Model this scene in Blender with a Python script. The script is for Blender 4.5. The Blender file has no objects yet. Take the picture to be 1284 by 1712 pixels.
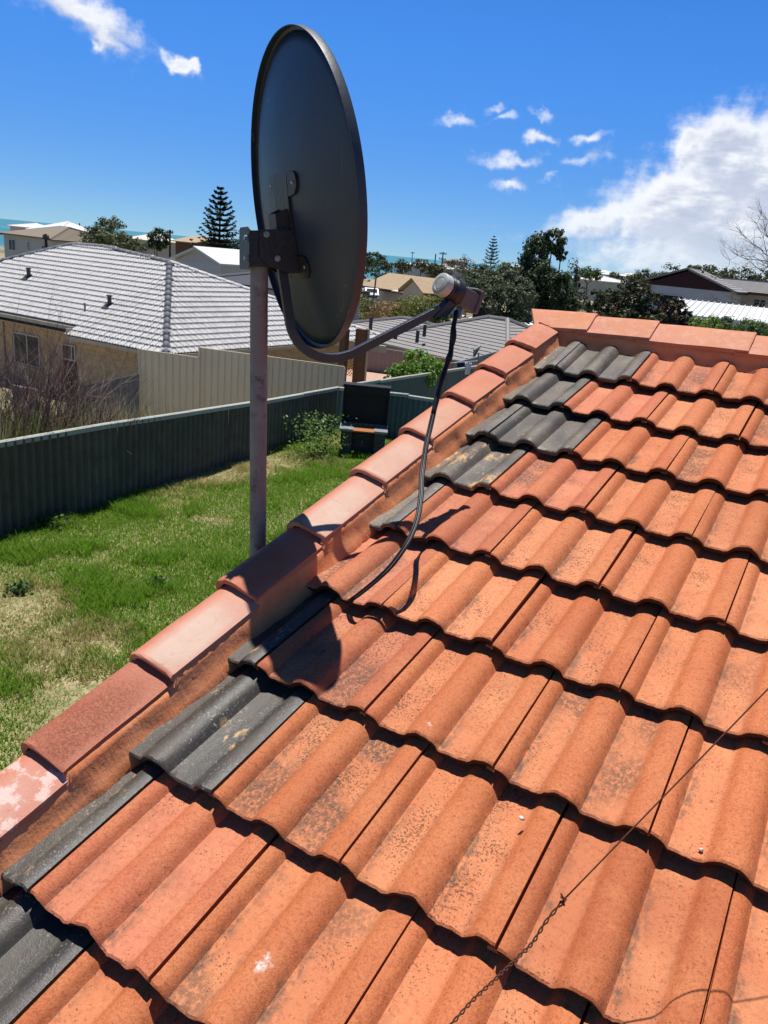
import bpy, math, random
import numpy as np
from mathutils import Vector, Matrix

R = math.radians
scene = bpy.context.scene
col = scene.collection
rng = np.random.default_rng(7)
random.seed(7)

# ------------------------------------------------------------------ camera, sky, sun, exposure
cam_d = bpy.data.cameras.new('camera')
cam = bpy.data.objects.new('camera', cam_d)
col.objects.link(cam)
cam_d.lens = 27.1
cam_d.sensor_width = 36.0
cam_d.clip_start = 0.05
cam_d.clip_end = 60000
_F = Vector((-0.47038886, 0.82411196, -0.31555316))
_R = Vector((0.84976065, 0.51944816, 0.08989133))
_U = Vector((-0.23799403, 0.22586078, 0.94464054))
cm = Matrix((_R, _U, -_F)).transposed().to_4x4()
CAM = Vector((1.00751, -0.63593, 1.10523))
cm.translation = CAM
cam.matrix_world = cm
scene.camera = cam

SUN_AZ, SUN_EL = R(-36.2), R(73.9)
SUN = Vector((math.cos(SUN_EL) * math.sin(SUN_AZ), math.cos(SUN_EL) * math.cos(SUN_AZ), math.sin(SUN_EL)))
sl_ = bpy.data.lights.new('sun', 'SUN')
sl_.energy = 5.0
sl_.angle = R(0.53)
sl_.color = (1.0, 0.955, 0.89)
sun = bpy.data.objects.new('sun', sl_)
sun.rotation_euler = SUN.to_track_quat('Z', 'Y').to_euler()
col.objects.link(sun)

scene.view_settings.view_transform = 'Standard'
scene.view_settings.look = 'None'
scene.view_settings.gamma = 1
scene.view_settings.use_curve_mapping = False
scene.view_settings.exposure = 0.35
scene.cycles.max_bounces = 6
scene.cycles.transparent_max_bounces = 6
scene.cycles.caustics_reflective = False
scene.cycles.caustics_refractive = False


class NT:
    """small helper to write node trees"""
    def __init__(self, tree):
        self.t = tree

    def n(self, kind, **kw):
        nd = self.t.nodes.new(kind)
        for k, v in kw.items():
            setattr(nd, k, v)
        return nd

    def l(self, a, b):
        self.t.links.new(a, b)

    def _in(self, sock, v):
        if v is None:
            return
        if isinstance(v, bpy.types.NodeSocket):
            self.l(v, sock)
        else:
            sock.default_value = v

    def m(self, op, a, b=None, c=None, clamp=False):
        nd = self.n('ShaderNodeMath', operation=op, use_clamp=clamp)
        for i, v in enumerate((a, b, c)):
            self._in(nd.inputs[i], v)
        return nd.outputs[0]

    def v(self, op, a, b=None):
        nd = self.n('ShaderNodeVectorMath', operation=op)
        self._in(nd.inputs[0], a)
        if b is not None:
            self._in(nd.inputs[3 if op == 'SCALE' else 1], b)
        return nd.outputs[1 if op in ('LENGTH', 'DISTANCE', 'DOT_PRODUCT') else 0]

    def mix(self, f, a, b, blend='MIX'):
        nd = self.n('ShaderNodeMix', data_type='RGBA', blend_type=blend)
        self._in(nd.inputs[0], f)
        for s, v in ((nd.inputs[6], a), (nd.inputs[7], b)):
            if isinstance(v, tuple) and len(v) == 3:
                v = v + (1,)
            self._in(s, v)
        return nd.outputs[2]

    def noise(self, vec, scale, detail=3, rough=.55, w=None):
        nd = self.n('ShaderNodeTexNoise')
        self._in(nd.inputs['Vector'], vec)
        nd.inputs['Scale'].default_value = scale
        nd.inputs['Detail'].default_value = detail
        nd.inputs['Roughness'].default_value = rough
        return nd.outputs[0]

    def step(self, x, a, b):
        nd = self.n('ShaderNodeMapRange', interpolation_type='SMOOTHSTEP')
        self._in(nd.inputs[0], x)
        nd.inputs[1].default_value = a
        nd.inputs[2].default_value = b
        return nd.outputs[0]


world = bpy.data.worlds.new('World')
scene.world = world
world.use_nodes = True
wt = NT(world.node_tree)
world.node_tree.nodes.clear()
sky_t = wt.n('ShaderNodeTexSky', sky_type='NISHITA')
sky_t.sun_disc = False
sky_t.sun_elevation = SUN_EL
sky_t.sun_rotation = SUN_AZ % (2 * math.pi)
sky_t.altitude = 20
sky_t.air_density = 0.5
sky_t.dust_density = 0.0
sky_t.ozone_density = 2.0
# clouds by sky direction (azimuth from +Y towards +X, elevation), in degrees
tc = wt.n('ShaderNodeTexCoord')
sx = wt.n('ShaderNodeSeparateXYZ')
wt.l(tc.outputs['Generated'], sx.inputs[0])
az = wt.m('MULTIPLY', wt.m('ARCTAN2', sx.outputs[0], sx.outputs[1]), 57.29578)
el = wt.m('MULTIPLY', wt.m('ARCSINE', sx.outputs[2]), 57.29578)
cv = wt.n('ShaderNodeCombineXYZ')
wt.l(az, cv.inputs[0]); wt.l(el, cv.inputs[1])

cg = bpy.data.node_groups.new('cloud_field', 'ShaderNodeTree')
cg.interface.new_socket(name='P', in_out='INPUT', socket_type='NodeSocketVector')
cg.interface.new_socket(name='D', in_out='OUTPUT', socket_type='NodeSocketFloat')
g = NT(cg)
gi = g.n('NodeGroupInput'); go = g.n('NodeGroupOutput')
P0 = gi.outputs[0]
wrp = g.n('ShaderNodeTexNoise'); g.l(P0, wrp.inputs['Vector'])
wrp.inputs['Scale'].default_value = 0.55; wrp.inputs['Detail'].default_value = 4
wv = g.v('SCALE', g.v('SUBTRACT', wrp.outputs[1], (.5, .5, .5)), 2.6)
PW = g.v('ADD', P0, wv)
BLOBS = [  # az, el, half width, half height, tilt deg, strength
    (-51.6, 12.3, 4.2, 1.05, -20, .95), (-50.2, 11.3, 1.9, .62, -38, .9), (-45.5, 10.25, 1.05, .40, -24, 1.05),
    (-27.2, 8.9, 1.35, .46, -4, .62), (-24.9, 9.7, .85, .34, 0, .52), (-24.2, 9.0, .9, .30, 0, .62),
    (-21.8, 9.55, 1.05, .32, -8, .58), (-21.7, 8.1, 1.1, .46, 0, .74), (-18.7, 8.55, 1.2, .42, 5, .70),
    (-23.6, 6.75, 2.2, .50, 4, .66), (-23.4, 5.35, 1.15, .45, 5, .70), (-20.8, 5.75, .8, .38, 0, .55),
    (-18.6, 7.2, 1.8, .6, 10, .52),
    (-9.6, 7.6, 3.4, 2.5, 0, 1.6), (-5.0, 7.2, 5.5, 3.1, 0, 1.8), (-12.0, 8.4, 1.6, 1.1, 20, 1.15),
    (-11.6, 4.9, 5.0, 2.4, 16, 1.6), (-16.6, 3.4, 4.4, 1.25, 12, .92), (-8.0, 3.4, 7.5, 2.4, 0, 1.6),
    (-8.0, 1.6, 11.0, 1.7, 0, 1.1), (8.0, 7.0, 9.0, 3.5, 0, 1.4), (24.0, 5.0, 12.0, 3.2, 0, 1.1),
    (60.0, 7.0, 14.0, 2.4, 6, .9), (130.0, 8.0, 16.0, 2.4, 0, .9), (-120.0, 8.0, 12.0, 1.8, 0, .9)]
acc = None
for a0, e0, hw, hh, tl, stg in BLOBS:
    d = g.v('SUBTRACT', PW, (a0, e0, 0))
    s2 = g.n('ShaderNodeSeparateXYZ'); g.l(d, s2.inputs[0])
    c_, s_ = math.cos(R(tl)), math.sin(R(tl))
    u = g.m('ADD', g.m('MULTIPLY', s2.outputs[0], c_ / hw), g.m('MULTIPLY', s2.outputs[1], s_ / hw))
    w_ = g.m('ADD', g.m('MULTIPLY', s2.outputs[0], -s_ / hh), g.m('MULTIPLY', s2.outputs[1], c_ / hh))
    r2 = g.m('ADD', g.m('MULTIPLY', u, u), g.m('MULTIPLY', w_, w_))
    k = g.m('MULTIPLY', g.m('EXPONENT', g.m('MULTIPLY', r2, -1.0)), stg)
    acc = k if acc is None else g.m('MAXIMUM', acc, k)
fb = g.noise(P0, .9, 9, .62)
st = g.v('MULTIPLY', P0, (.45, 1.6, 1))
fs = g.noise(st, 1.1, 6, .6)
d_ = g.m('ADD', acc, g.m('ADD', g.m('MULTIPLY', g.m('SUBTRACT', fb, .5), .72), g.m('MULTIPLY', g.m('SUBTRACT', fs, .5), .35)))
g.l(d_, go.inputs[0])


def cloud_at(vec):
    nd = wt.n('ShaderNodeGroup'); nd.node_tree = cg
    wt.l(vec, nd.inputs[0])
    return nd.outputs[0]


D1 = cloud_at(cv.outputs[0])
D2 = cloud_at(wt.v('ADD', cv.outputs[0], (-.45, .75, 0)))
alpha = wt.m('MULTIPLY', wt.step(D1, .14, .92), .94)
shade = wt.step(wt.m('SUBTRACT', D2, D1), -.28, .30)
thick = wt.step(D1, .7, 1.5)
cloudc = wt.mix(shade, (11.0, 11.1, 11.4), (7.0, 7.5, 8.9))
cloudc = wt.mix(wt.m('MULTIPLY', thick, wt.step(wt.noise(wt.v('MULTIPLY', cv.outputs[0], (.35, 1.0, 1)), .7, 4, .55), .36, .60)), cloudc, (5.9, 6.5, 8.0))
low = wt.step(el, 5.0, 0.3)
cloudc = wt.mix(wt.m('MULTIPLY', low, .5), cloudc, (7.5, 8.9, 10.2))
vis = wt.step(el, -.2, .6)
tint = wt.mix(wt.step(el, -1.0, 16.0), (.55, .80, 1.06), (.54, 1.33, 2.12))
deep = wt.m('MULTIPLY_ADD', wt.step(el, 10.0, 60.0), -.58, 1.0)
skyb = wt.v('SCALE', wt.mix(1.0, sky_t.outputs[0], tint, 'MULTIPLY'), deep)
skyc = wt.mix(wt.m('MULTIPLY', alpha, vis), skyb, cloudc)
bg = wt.n('ShaderNodeBackground')
bg.inputs['Strength'].default_value = 0.0725
wt.l(skyc, bg.inputs[0])
wo = wt.n('ShaderNodeOutputWorld')
wt.l(bg.outputs[0], wo.inputs[0])


# ------------------------------------------------------------------ helpers
class MB:
    """collects polygons, then links them as ONE mesh object"""
    def __init__(self):
        self.V, self.Fc = [], []

    def add(self, vs, fs):
        o = len(self.V)
        self.V += [tuple(v) for v in vs]
        self.Fc += [tuple(i + o for i in f) for f in fs]
        return self

    def box(self, c, s, rot=None):
        hx, hy, hz = s[0] / 2, s[1] / 2, s[2] / 2
        vs = [Vector((x, y, z)) for x in (-hx, hx) for y in (-hy, hy) for z in (-hz, hz)]
        if rot is not None:
            vs = [rot @ v for v in vs]
        c = Vector(c)
        return self.add([v + c for v in vs], [(0, 1, 3, 2), (4, 6, 7, 5), (0, 4, 5, 1), (2, 3, 7, 6), (0, 2, 6, 4), (1, 5, 7, 3)])

    def prism(self, poly, vec):
        n = len(poly); vec = Vector(vec)
        vs = [Vector(p) for p in poly] + [Vector(p) + vec for p in poly]
        fs = [tuple(range(n))[::-1], tuple(range(n, 2 * n))]
        fs += [(i, (i + 1) % n, n + (i + 1) % n, n + i) for i in range(n)]
        return self.add(vs, fs)

    def poly(self, pts):
        return self.add(pts, [tuple(range(len(pts)))])

    def tube(self, path, r, n=8, caps=True, flat=1.0):
        path = [Vector(p) for p in path]
        rr = r if isinstance(r, (list, tuple)) else [r] * len(path)
        vs, fs = [], []
        ref = Vector((0, 0, 1))
        t0 = (path[1] - path[0]).normalized()
        if abs(t0.z) > .9:
            ref = Vector((1, 0, 0))
        for i, p in enumerate(path):
            t = (path[min(i + 1, len(path) - 1)] - path[max(i - 1, 0)]).normalized()
            a = t.cross(ref)
            if a.length < 1e-5:
                a = t.orthogonal()
            a.normalize(); b = a.cross(t).normalized()
            ref = b if i else ref
            ref = b
            for k in range(n):
                an = 2 * math.pi * k / n
                vs.append(p + a * (math.cos(an) * rr[i] * flat) + b * (math.sin(an) * rr[i]))
        for i in range(len(path) - 1):
            for k in range(n):
                k2 = (k + 1) % n
                fs.append((i * n + k, i * n + k2, (i + 1) * n + k2, (i + 1) * n + k))
        if caps:
            fs.append(tuple(range(n))[::-1])
            fs.append(tuple(range((len(path) - 1) * n, len(path) * n)))
        return self.add(vs, fs)

    def lathe(self, o, ax, prof, n=20):
        """prof: (distance along axis, radius)"""
        o = Vector(o); ax = Vector(ax).normalized()
        a = ax.orthogonal().normalized(); b = ax.cross(a)
        vs, fs = [], []
        for d, r in prof:
            for k in range(n):
                an = 2 * math.pi * k / n
                vs.append(o + ax * d + a * (math.cos(an) * r) + b * (math.sin(an) * r))
        for i in range(len(prof) - 1):
            for k in range(n):
                k2 = (k + 1) % n
                fs.append((i * n + k, i * n + k2, (i + 1) * n + k2, (i + 1) * n + k))
        fs.append(tuple(range(n))[::-1])
        fs.append(tuple(range((len(prof) - 1) * n, len(prof) * n)))
        return self.add(vs, fs)

    def mesh(self, name, mat, smooth=False):
        me = bpy.data.meshes.new(name)
        me.from_pydata(self.V, [], self.Fc)
        if smooth:
            me.shade_smooth()
        if mat:
            me.materials.append(mat)
        me.update()
        return me

    def build(self, name, mat, parent=None, smooth=False, fix=False, angle=None):
        me = self.mesh(name, mat, smooth)
        if fix:
            fixn(me)
        if angle:
            me.shade_smooth()
            me.set_sharp_from_angle(angle=R(angle))
        return link(name, me, parent)


def fixn(me):
    import bmesh
    bm = bmesh.new(); bm.from_mesh(me)
    bmesh.ops.recalc_face_normals(bm, faces=bm.faces)
    bm.to_mesh(me); bm.free()


def link(name, data, parent=None):
    o = bpy.data.objects.new(name, data)
    col.objects.link(o)
    if parent is not None:
        setpar(o, parent)
    return o


def worldloc(o):
    v = Vector(o.location)
    while o.parent:
        o = o.parent
        v = v + Vector(o.location) if False else v
    return v


ROOTLOC = {}


def setpar(o, p):
    """parents o (built in world coordinates) under p; only the top Empty carries an offset"""
    o.parent = p
    r = p
    while r.parent is not None:
        r = r.parent
    off = ROOTLOC.get(r.name)
    if off is not None and p is r:
        o.matrix_parent_inverse = Matrix.Translation(-off)


def thing(name, label, cat, loc, group=None):
    o = bpy.data.objects.new(name, None)
    col.objects.link(o)
    o.empty_display_size = .2
    o.location = loc
    o['label'] = label; o['category'] = cat
    if group:
        o['group'] = group
    ROOTLOC[o.name] = Vector(loc)
    return o


def tag(o, label, cat, group=None):
    o['label'] = label; o['category'] = cat
    if group:
        o['group'] = group
    return o


def kind(o, k):
    o['kind'] = k
    return o


# ------------------------------------------------------------------ materials
def mat_new(name):
    m = bpy.data.materials.new(name)
    m.use_nodes = True
    m.node_tree.nodes.clear()
    t = NT(m.node_tree)
    out = t.n('ShaderNodeOutputMaterial')
    bs = t.n('ShaderNodeBsdfPrincipled')
    t.l(bs.outputs[0], out.inputs[0])
    return m, t, bs, out


def rgb(r, g_, b):
    """sRGB 0-255 to linear"""
    f = lambda c: (c / 255) / 12.92 if c <= 10 else ((c / 255 + .055) / 1.055) ** 2.4
    return (f(r), f(g_), f(b))


def weathered(name, base, var=.25, scale=6, rough=.7, bump=.2, bscale=40, spec=.3, metal=0.0, dark=None, darkamt=.5, coords='Object', tint=None):
    m, t, bs, out = mat_new(name)
    tcn = t.n('ShaderNodeTexCoord')
    P = tcn.outputs[coords]
    oi = t.n('ShaderNodeObjectInfo')
    P = t.v('ADD', P, t.v('SCALE', (13.1, 7.7, 5.3), oi.outputs['Random']))
    n1 = t.noise(P, scale, 5, .6)
    k = t.m('MULTIPLY_ADD', t.m('SUBTRACT', n1, .5), 2 * var, 1.0)
    k = t.m('MULTIPLY', k, t.m('MULTIPLY_ADD', oi.outputs['Random'], .16, .92))
    c = t.v('SCALE', base, k)
    if dark is not None:
        n2 = t.noise(P, scale * 2.3, 6, .65)
        c = t.mix(t.m('MULTIPLY', t.step(n2, .5, .68), darkamt), c, dark)
    if tint is not None:
        n3 = t.noise(P, scale * .4, 3, .5)
        c = t.mix(t.step(n3, .45, .65), c, tint)
    t.l(c, bs.inputs['Base Color'])
    bs.inputs['Roughness'].default_value = rough
    bs.inputs['Specular IOR Level'].default_value = spec
    bs.inputs['Metallic'].default_value = metal
    if bump:
        b = t.n('ShaderNodeBump')
        b.inputs['Strength'].default_value = bump
        b.inputs['Distance'].default_value = .01
        t.l(t.noise(P, bscale, 4, .6), b.inputs['Height'])
        t.l(b.outputs[0], bs.inputs['Normal'])
    return m


def tile_material():
    m, t, bs, out = mat_new('painted_concrete_tile')
    tcn = t.n('ShaderNodeTexCoord')
    oi = t.n('ShaderNodeObjectInfo')
    off = t.v('SCALE', (31.0, 17.0, 23.0), oi.outputs['Random'])
    P = t.v('ADD', tcn.outputs['Object'], off)
    geo = t.n('ShaderNodeNewGeometry')
    WP = geo.outputs['Position']
    at = t.n('ShaderNodeAttribute', attribute_name='pan')
    pan = at.outputs['Fac']
    base = oi.outputs['Color']
    # hue drift: yellower worn areas, redder areas
    big = t.noise(P, 7.0, 4, .55)
    c = t.mix(t.m('MULTIPLY', t.step(big, .42, .66), .38), base, (.57, .215, .085))
    str_ = t.noise(t.v('MULTIPLY', P, (1, .22, 1)), 26.0, 5, .6)
    c = t.mix(t.m('MULTIPLY', t.step(str_, .54, .74), .22), c, (.33, .085, .034))
    # pans paler, rolls browner
    c = t.mix(t.m('MULTIPLY', pan, .62), c, t.v('MULTIPLY', c, (1.16, 1.42, 1.75)))
    roll = t.m('SUBTRACT', 1.0, pan, clamp=True)
    fine = t.noise(P, 230.0, 3, .7)
    c = t.mix(t.m('MULTIPLY', t.m('MULTIPLY', roll, t.step(fine, .46, .66)), .55), c, (.245, .062, .022))
    # sandy mottling of worn paint
    mt = t.noise(P, 95.0, 5, .72)
    c = t.mix(t.m('MULTIPLY', t.step(mt, .50, .66), .55), c, t.v('MULTIPLY', c, (.66, .52, .45)))
    mt2 = t.noise(P, 75.0, 4, .7)
    c = t.mix(t.m('MULTIPLY', t.step(mt2, .56, .70), .45), c, t.v('MULTIPLY', c, (1.18, 1.45, 1.7)))
    # black lichen specks, denser in patches of the pans
    patch = t.noise(P, 11.0, 4, .6)
    wpatch = t.noise(WP, 1.7, 3, .5)
    dens = t.m('ADD', t.m('MULTIPLY', t.step(patch, .34, .76), .50), t.m('MULTIPLY_ADD', t.step(wpatch, .36, .7), .45, .16))
    sp = t.noise(P, 215.0, 4, .7)
    th = t.m('SUBTRACT', .690, t.m('MULTIPLY', dens, t.m('MULTIPLY_ADD', pan, .115, .075)))
    spk = t.m('MULTIPLY', t.m('SUBTRACT', sp, th), 26.0, clamp=True)
    spk = t.m('MINIMUM', t.m('MAXIMUM', spk, 0.0), 1.0)
    c = t.mix(t.m('MULTIPLY', spk, .8), c, (.06, .034, .022))
    # grime film in the valley on one side of each roll
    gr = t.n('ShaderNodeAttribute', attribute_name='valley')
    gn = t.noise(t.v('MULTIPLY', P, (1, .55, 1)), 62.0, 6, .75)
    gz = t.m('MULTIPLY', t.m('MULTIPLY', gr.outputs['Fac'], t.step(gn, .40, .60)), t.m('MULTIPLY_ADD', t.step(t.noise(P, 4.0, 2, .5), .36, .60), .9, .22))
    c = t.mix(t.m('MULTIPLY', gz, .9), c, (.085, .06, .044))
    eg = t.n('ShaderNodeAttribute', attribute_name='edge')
    c = t.mix(t.m('MULTIPLY', eg.outputs['Fac'], .94), c, (.035, .013, .009))  # front lips and undersides painted near black to deepen the shade under courses
    hv = t.m('MULTIPLY', t.step(oi.outputs['Random'], .32, .68), t.m('MULTIPLY', pan, t.step(t.noise(P, 6.5, 3, .55), .44, .62)))
    hn = t.noise(t.v('MULTIPLY', P, (1, .7, 1)), 140.0, 5, .72)
    c = t.mix(t.m('MULTIPLY', t.m('MULTIPLY', hv, t.step(hn, .38, .56)), .82), c, (.10, .06, .04))
    # white bird marks and scuffs at fixed places on this roof
    for (p_, rad, am) in STAINS:
        dd = t.v('DISTANCE', WP, p_)
        nn = t.noise(WP, 70.0, 5, .65)
        k = t.step(t.m('ADD', t.m('DIVIDE', dd, rad), t.m('MULTIPLY', t.m('SUBTRACT', nn, .5), 2.6)), 1.0, .35)
        c = t.mix(t.m('MULTIPLY', k, am), c, (.66, .61, .57))
    t.l(c, bs.inputs['Base Color'])
    bs.inputs['Roughness'].default_value = .72
    bs.inputs['Specular IOR Level'].default_value = .28
    b = t.n('ShaderNodeBump'); b.inputs['Strength'].default_value = .55; b.inputs['Distance'].default_value = .0022
    hgt = t.m('ADD', t.noise(P, 330.0, 3, .7), t.m('ADD', t.m('MULTIPLY', t.noise(P, 60.0, 4, .6), .9), t.m('MULTIPLY', spk, .35)))
    t.l(hgt, b.inputs['Height']); t.l(b.outputs[0], bs.inputs['Normal'])
    return m


def dark_tile_material():
    m, t, bs, out = mat_new('dark_glazed_tile')
    tcn = t.n('ShaderNodeTexCoord')
    oi = t.n('ShaderNodeObjectInfo')
    P = t.v('ADD', tcn.outputs['Object'], t.v('SCALE', (31.0, 17.0, 23.0), oi.outputs['Random']))
    base = oi.outputs['Color']
    n1 = t.noise(t.v('MULTIPLY', P, (1, .35, 1)), 14.0, 5, .62)
    c = t.mix(t.m('MULTIPLY', t.step(n1, .38, .66), .6), base, t.v('MULTIPLY', base, (2.2, 2.0, 1.75)))
    # chalky light flecks
    fl = t.noise(P, 150.0, 4, .68)
    pz = t.step(t.noise(t.v('MULTIPLY', P, (1, .5, 1)), 16.0, 4, .6), .44, .66)
    k = t.m('MULTIPLY', t.step(fl, .54, .66), t.m('MULTIPLY_ADD', pz, .8, .12))
    c = t.mix(k, c, (.32, .29, .24))
    # ochre lichen; its amount rides on the object's alpha channel
    am = oi.outputs['Alpha']
    ln = t.noise(t.v('MULTIPLY', P, (1, .45, 1)), 20.0, 6, .68)
    lz = t.m('MULTIPLY', t.m('SUBTRACT', ln, t.m('SUBTRACT', .70, t.m('MULTIPLY', am, .26))), 16.0, clamp=True)
    c = t.mix(t.m('MULTIPLY', lz, .85), c, (.52, .30, .12))
    t.l(c, bs.inputs['Base Color'])
    bs.inputs['Roughness'].default_value = .5
    t.l(t.m('MULTIPLY_ADD', n1, .40, .28), bs.inputs['Roughness'])
    bs.inputs['Specular IOR Level'].default_value = .5
    b = t.n('ShaderNodeBump'); b.inputs['Strength'].default_value = .5; b.inputs['Distance'].default_value = .002
    t.l(t.m('ADD', t.noise(P, 300.0, 3, .7), t.noise(P, 50.0, 4, .6)), b.inputs['Height'])
    t.l(b.outputs[0], bs.inputs['Normal'])
    return m


def cap_material(rough=False):
    m, t, bs, out = mat_new('painted_ridge_cap')
    tcn = t.n('ShaderNodeTexCoord')
    oi = t.n('ShaderNodeObjectInfo')
    P = t.v('ADD', tcn.outputs['Object'], t.v('SCALE', (31.0, 17.0, 23.0), oi.outputs['Random']))
    base = oi.outputs['Color']
    n1 = t.noise(P, 9.0, 5, .6)
    c = t.mix(t.m('MULTIPLY', t.step(n1, .42, .66), .7), base, t.v('MULTIPLY', base, (.92, .80, .74)))
    if not rough:
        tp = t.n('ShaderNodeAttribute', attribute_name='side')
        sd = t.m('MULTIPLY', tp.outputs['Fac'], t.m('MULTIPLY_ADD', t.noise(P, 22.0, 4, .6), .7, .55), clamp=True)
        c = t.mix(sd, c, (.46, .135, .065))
    n2 = t.noise(P, 60.0, 5, .7)
    c = t.mix(t.m('MULTIPLY', t.step(n2, .54, .68), .3 if not rough else .0), c, t.v('MULTIPLY', base, (.72, .55, .5)))
    if rough:
        n4 = t.noise(P, 170.0, 4, .75)
        c = t.mix(t.step(n4, .40, .60), c, (.19, .05, .024))
        n5 = t.noise(P, 210.0, 3, .75)
        c = t.mix(t.m('MULTIPLY', t.step(n5, .56, .66), .8), c, (.46, .17, .07))
    ew = t.n('ShaderNodeNewGeometry')
    c = t.mix(t.m('MULTIPLY', t.step(ew.outputs['Pointiness'], .515, .56), .5), c, (.50, .19, .12))
    n3 = t.noise(P, 24.0, 6, .7)
    c = t.mix(t.m('MULTIPLY', t.step(n3, .50, .60), t.m('MULTIPLY', oi.outputs['Alpha'], .9)), c, (.70, .60, .55))
    sp = t.noise(P, 110.0, 3, .6)
    c = t.mix(t.m('MULTIPLY', t.step(sp, .70, .745), .8), c, (.06, .04, .03))
    t.l(c, bs.inputs['Base Color'])
    bs.inputs['Roughness'].default_value = .66
    bs.inputs['Specular IOR Level'].default_value = .3
    b = t.n('ShaderNodeBump'); b.inputs['Strength'].default_value = .5; b.inputs['Distance'].default_value = .002
    t.l(t.m('ADD', t.noise(P, 260.0, 3, .7), t.noise(P, 45.0, 4, .6)), b.inputs['Height'])
    t.l(b.outputs[0], bs.inputs['Normal'])
    return m


def mortar_material():
    m, t, bs, out = mat_new('painted_mortar')
    geo = t.n('ShaderNodeNewGeometry')
    P = geo.outputs['Position']
    n1 = t.noise(P, 16.0, 5, .6)
    c = t.mix(t.step(n1, .35, .65), (.70, .24, .10), (.75, .29, .135))
    n2 = t.noise(P, 75.0, 5, .7)
    c = t.mix(t.m('MULTIPLY', t.step(n2, .58, .72), .22), c, (.30, .095, .045))
    t.l(c, bs.inputs['Base Color'])
    bs.inputs['Roughness'].default_value = .85
    bs.inputs['Specular IOR Level'].default_value = .2
    # trowel and brush strokes
    rid = t.noise(t.v('MULTIPLY', P, (9.0, 130.0, 20.0)), 1.0, 4, .6)
    b = t.n('ShaderNodeBump'); b.inputs['Strength'].default_value = .6; b.inputs['Distance'].default_value = .0034
    t.l(t.m('ADD', rid, t.m('MULTIPLY', t.noise(P, 120.0, 4, .65), .6)), b.inputs['Height'])
    t.l(b.outputs[0], bs.inputs['Normal'])
    return m


def leaf_material(name, trans=.3, rough=.55):
    m, t, bs, out = mat_new(name)
    at = t.n('ShaderNodeAttribute', attribute_name='col')
    t.l(at.outputs['Color'], bs.inputs['Base Color'])
    bs.inputs['Roughness'].default_value = rough
    bs.inputs['Specular IOR Level'].default_value = .25
    tr = t.n('ShaderNodeBsdfTranslucent')
    t.l(at.outputs['Color'], tr.inputs['Color'])
    mx = t.n('ShaderNodeMixShader'); mx.inputs[0].default_value = trans
    t.l(bs.outputs[0], mx.inputs[1]); t.l(tr.outputs[0], mx.inputs[2])
    t.l(mx.outputs[0], out.inputs[0])
    return m


def brick_material(name, c1, c2, mortar):
    m, t, bs, out = mat_new(name)
    geo = t.n('ShaderNodeNewGeometry')
    sp = t.n('ShaderNodeSeparateXYZ'); t.l(geo.outputs['Position'], sp.inputs[0])
    cb = t.n('ShaderNodeCombineXYZ')
    t.l(t.m('ADD', sp.outputs[0], sp.outputs[1]), cb.inputs[0]); t.l(sp.outputs[2], cb.inputs[1])
    br = t.n('ShaderNodeTexBrick')
    t.l(cb.outputs[0], br.inputs['Vector'])
    br.inputs['Color1'].default_value = c1 + (1,); br.inputs['Color2'].default_value = c2 + (1,)
    br.inputs['Mortar'].default_value = mortar + (1,)
    br.inputs['Scale'].default_value = 1
    br.inputs['Brick Width'].default_value = .24; br.inputs['Row Height'].default_value = .086
    br.inputs['Mortar Size'].default_value = .008
    n1 = t.noise(geo.outputs['Position'], 4.0, 5, .6)
    c = t.v('SCALE', br.outputs[0], t.m('MULTIPLY_ADD', n1, .7, .65))
    t.l(c, bs.inputs['Base Color'])
    bs.inputs['Roughness'].default_value = .85
    b = t.n('ShaderNodeBump'); b.inputs['Strength'].default_value = .6; b.inputs['Distance'].default_value = .006
    b.invert = True
    t.l(br.outputs['Fac'], b.inputs['Height']); t.l(b.outputs[0], bs.inputs['Normal'])
    return m


def glass_material(name, c=(.02, .025, .03)):
    m, t, bs, out = mat_new(name)
    bs.inputs['Base Color'].default_value = c + (1,)
    bs.inputs['Roughness'].default_value = .06
    bs.inputs['Specular IOR Level'].default_value = .3
    return m


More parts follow.
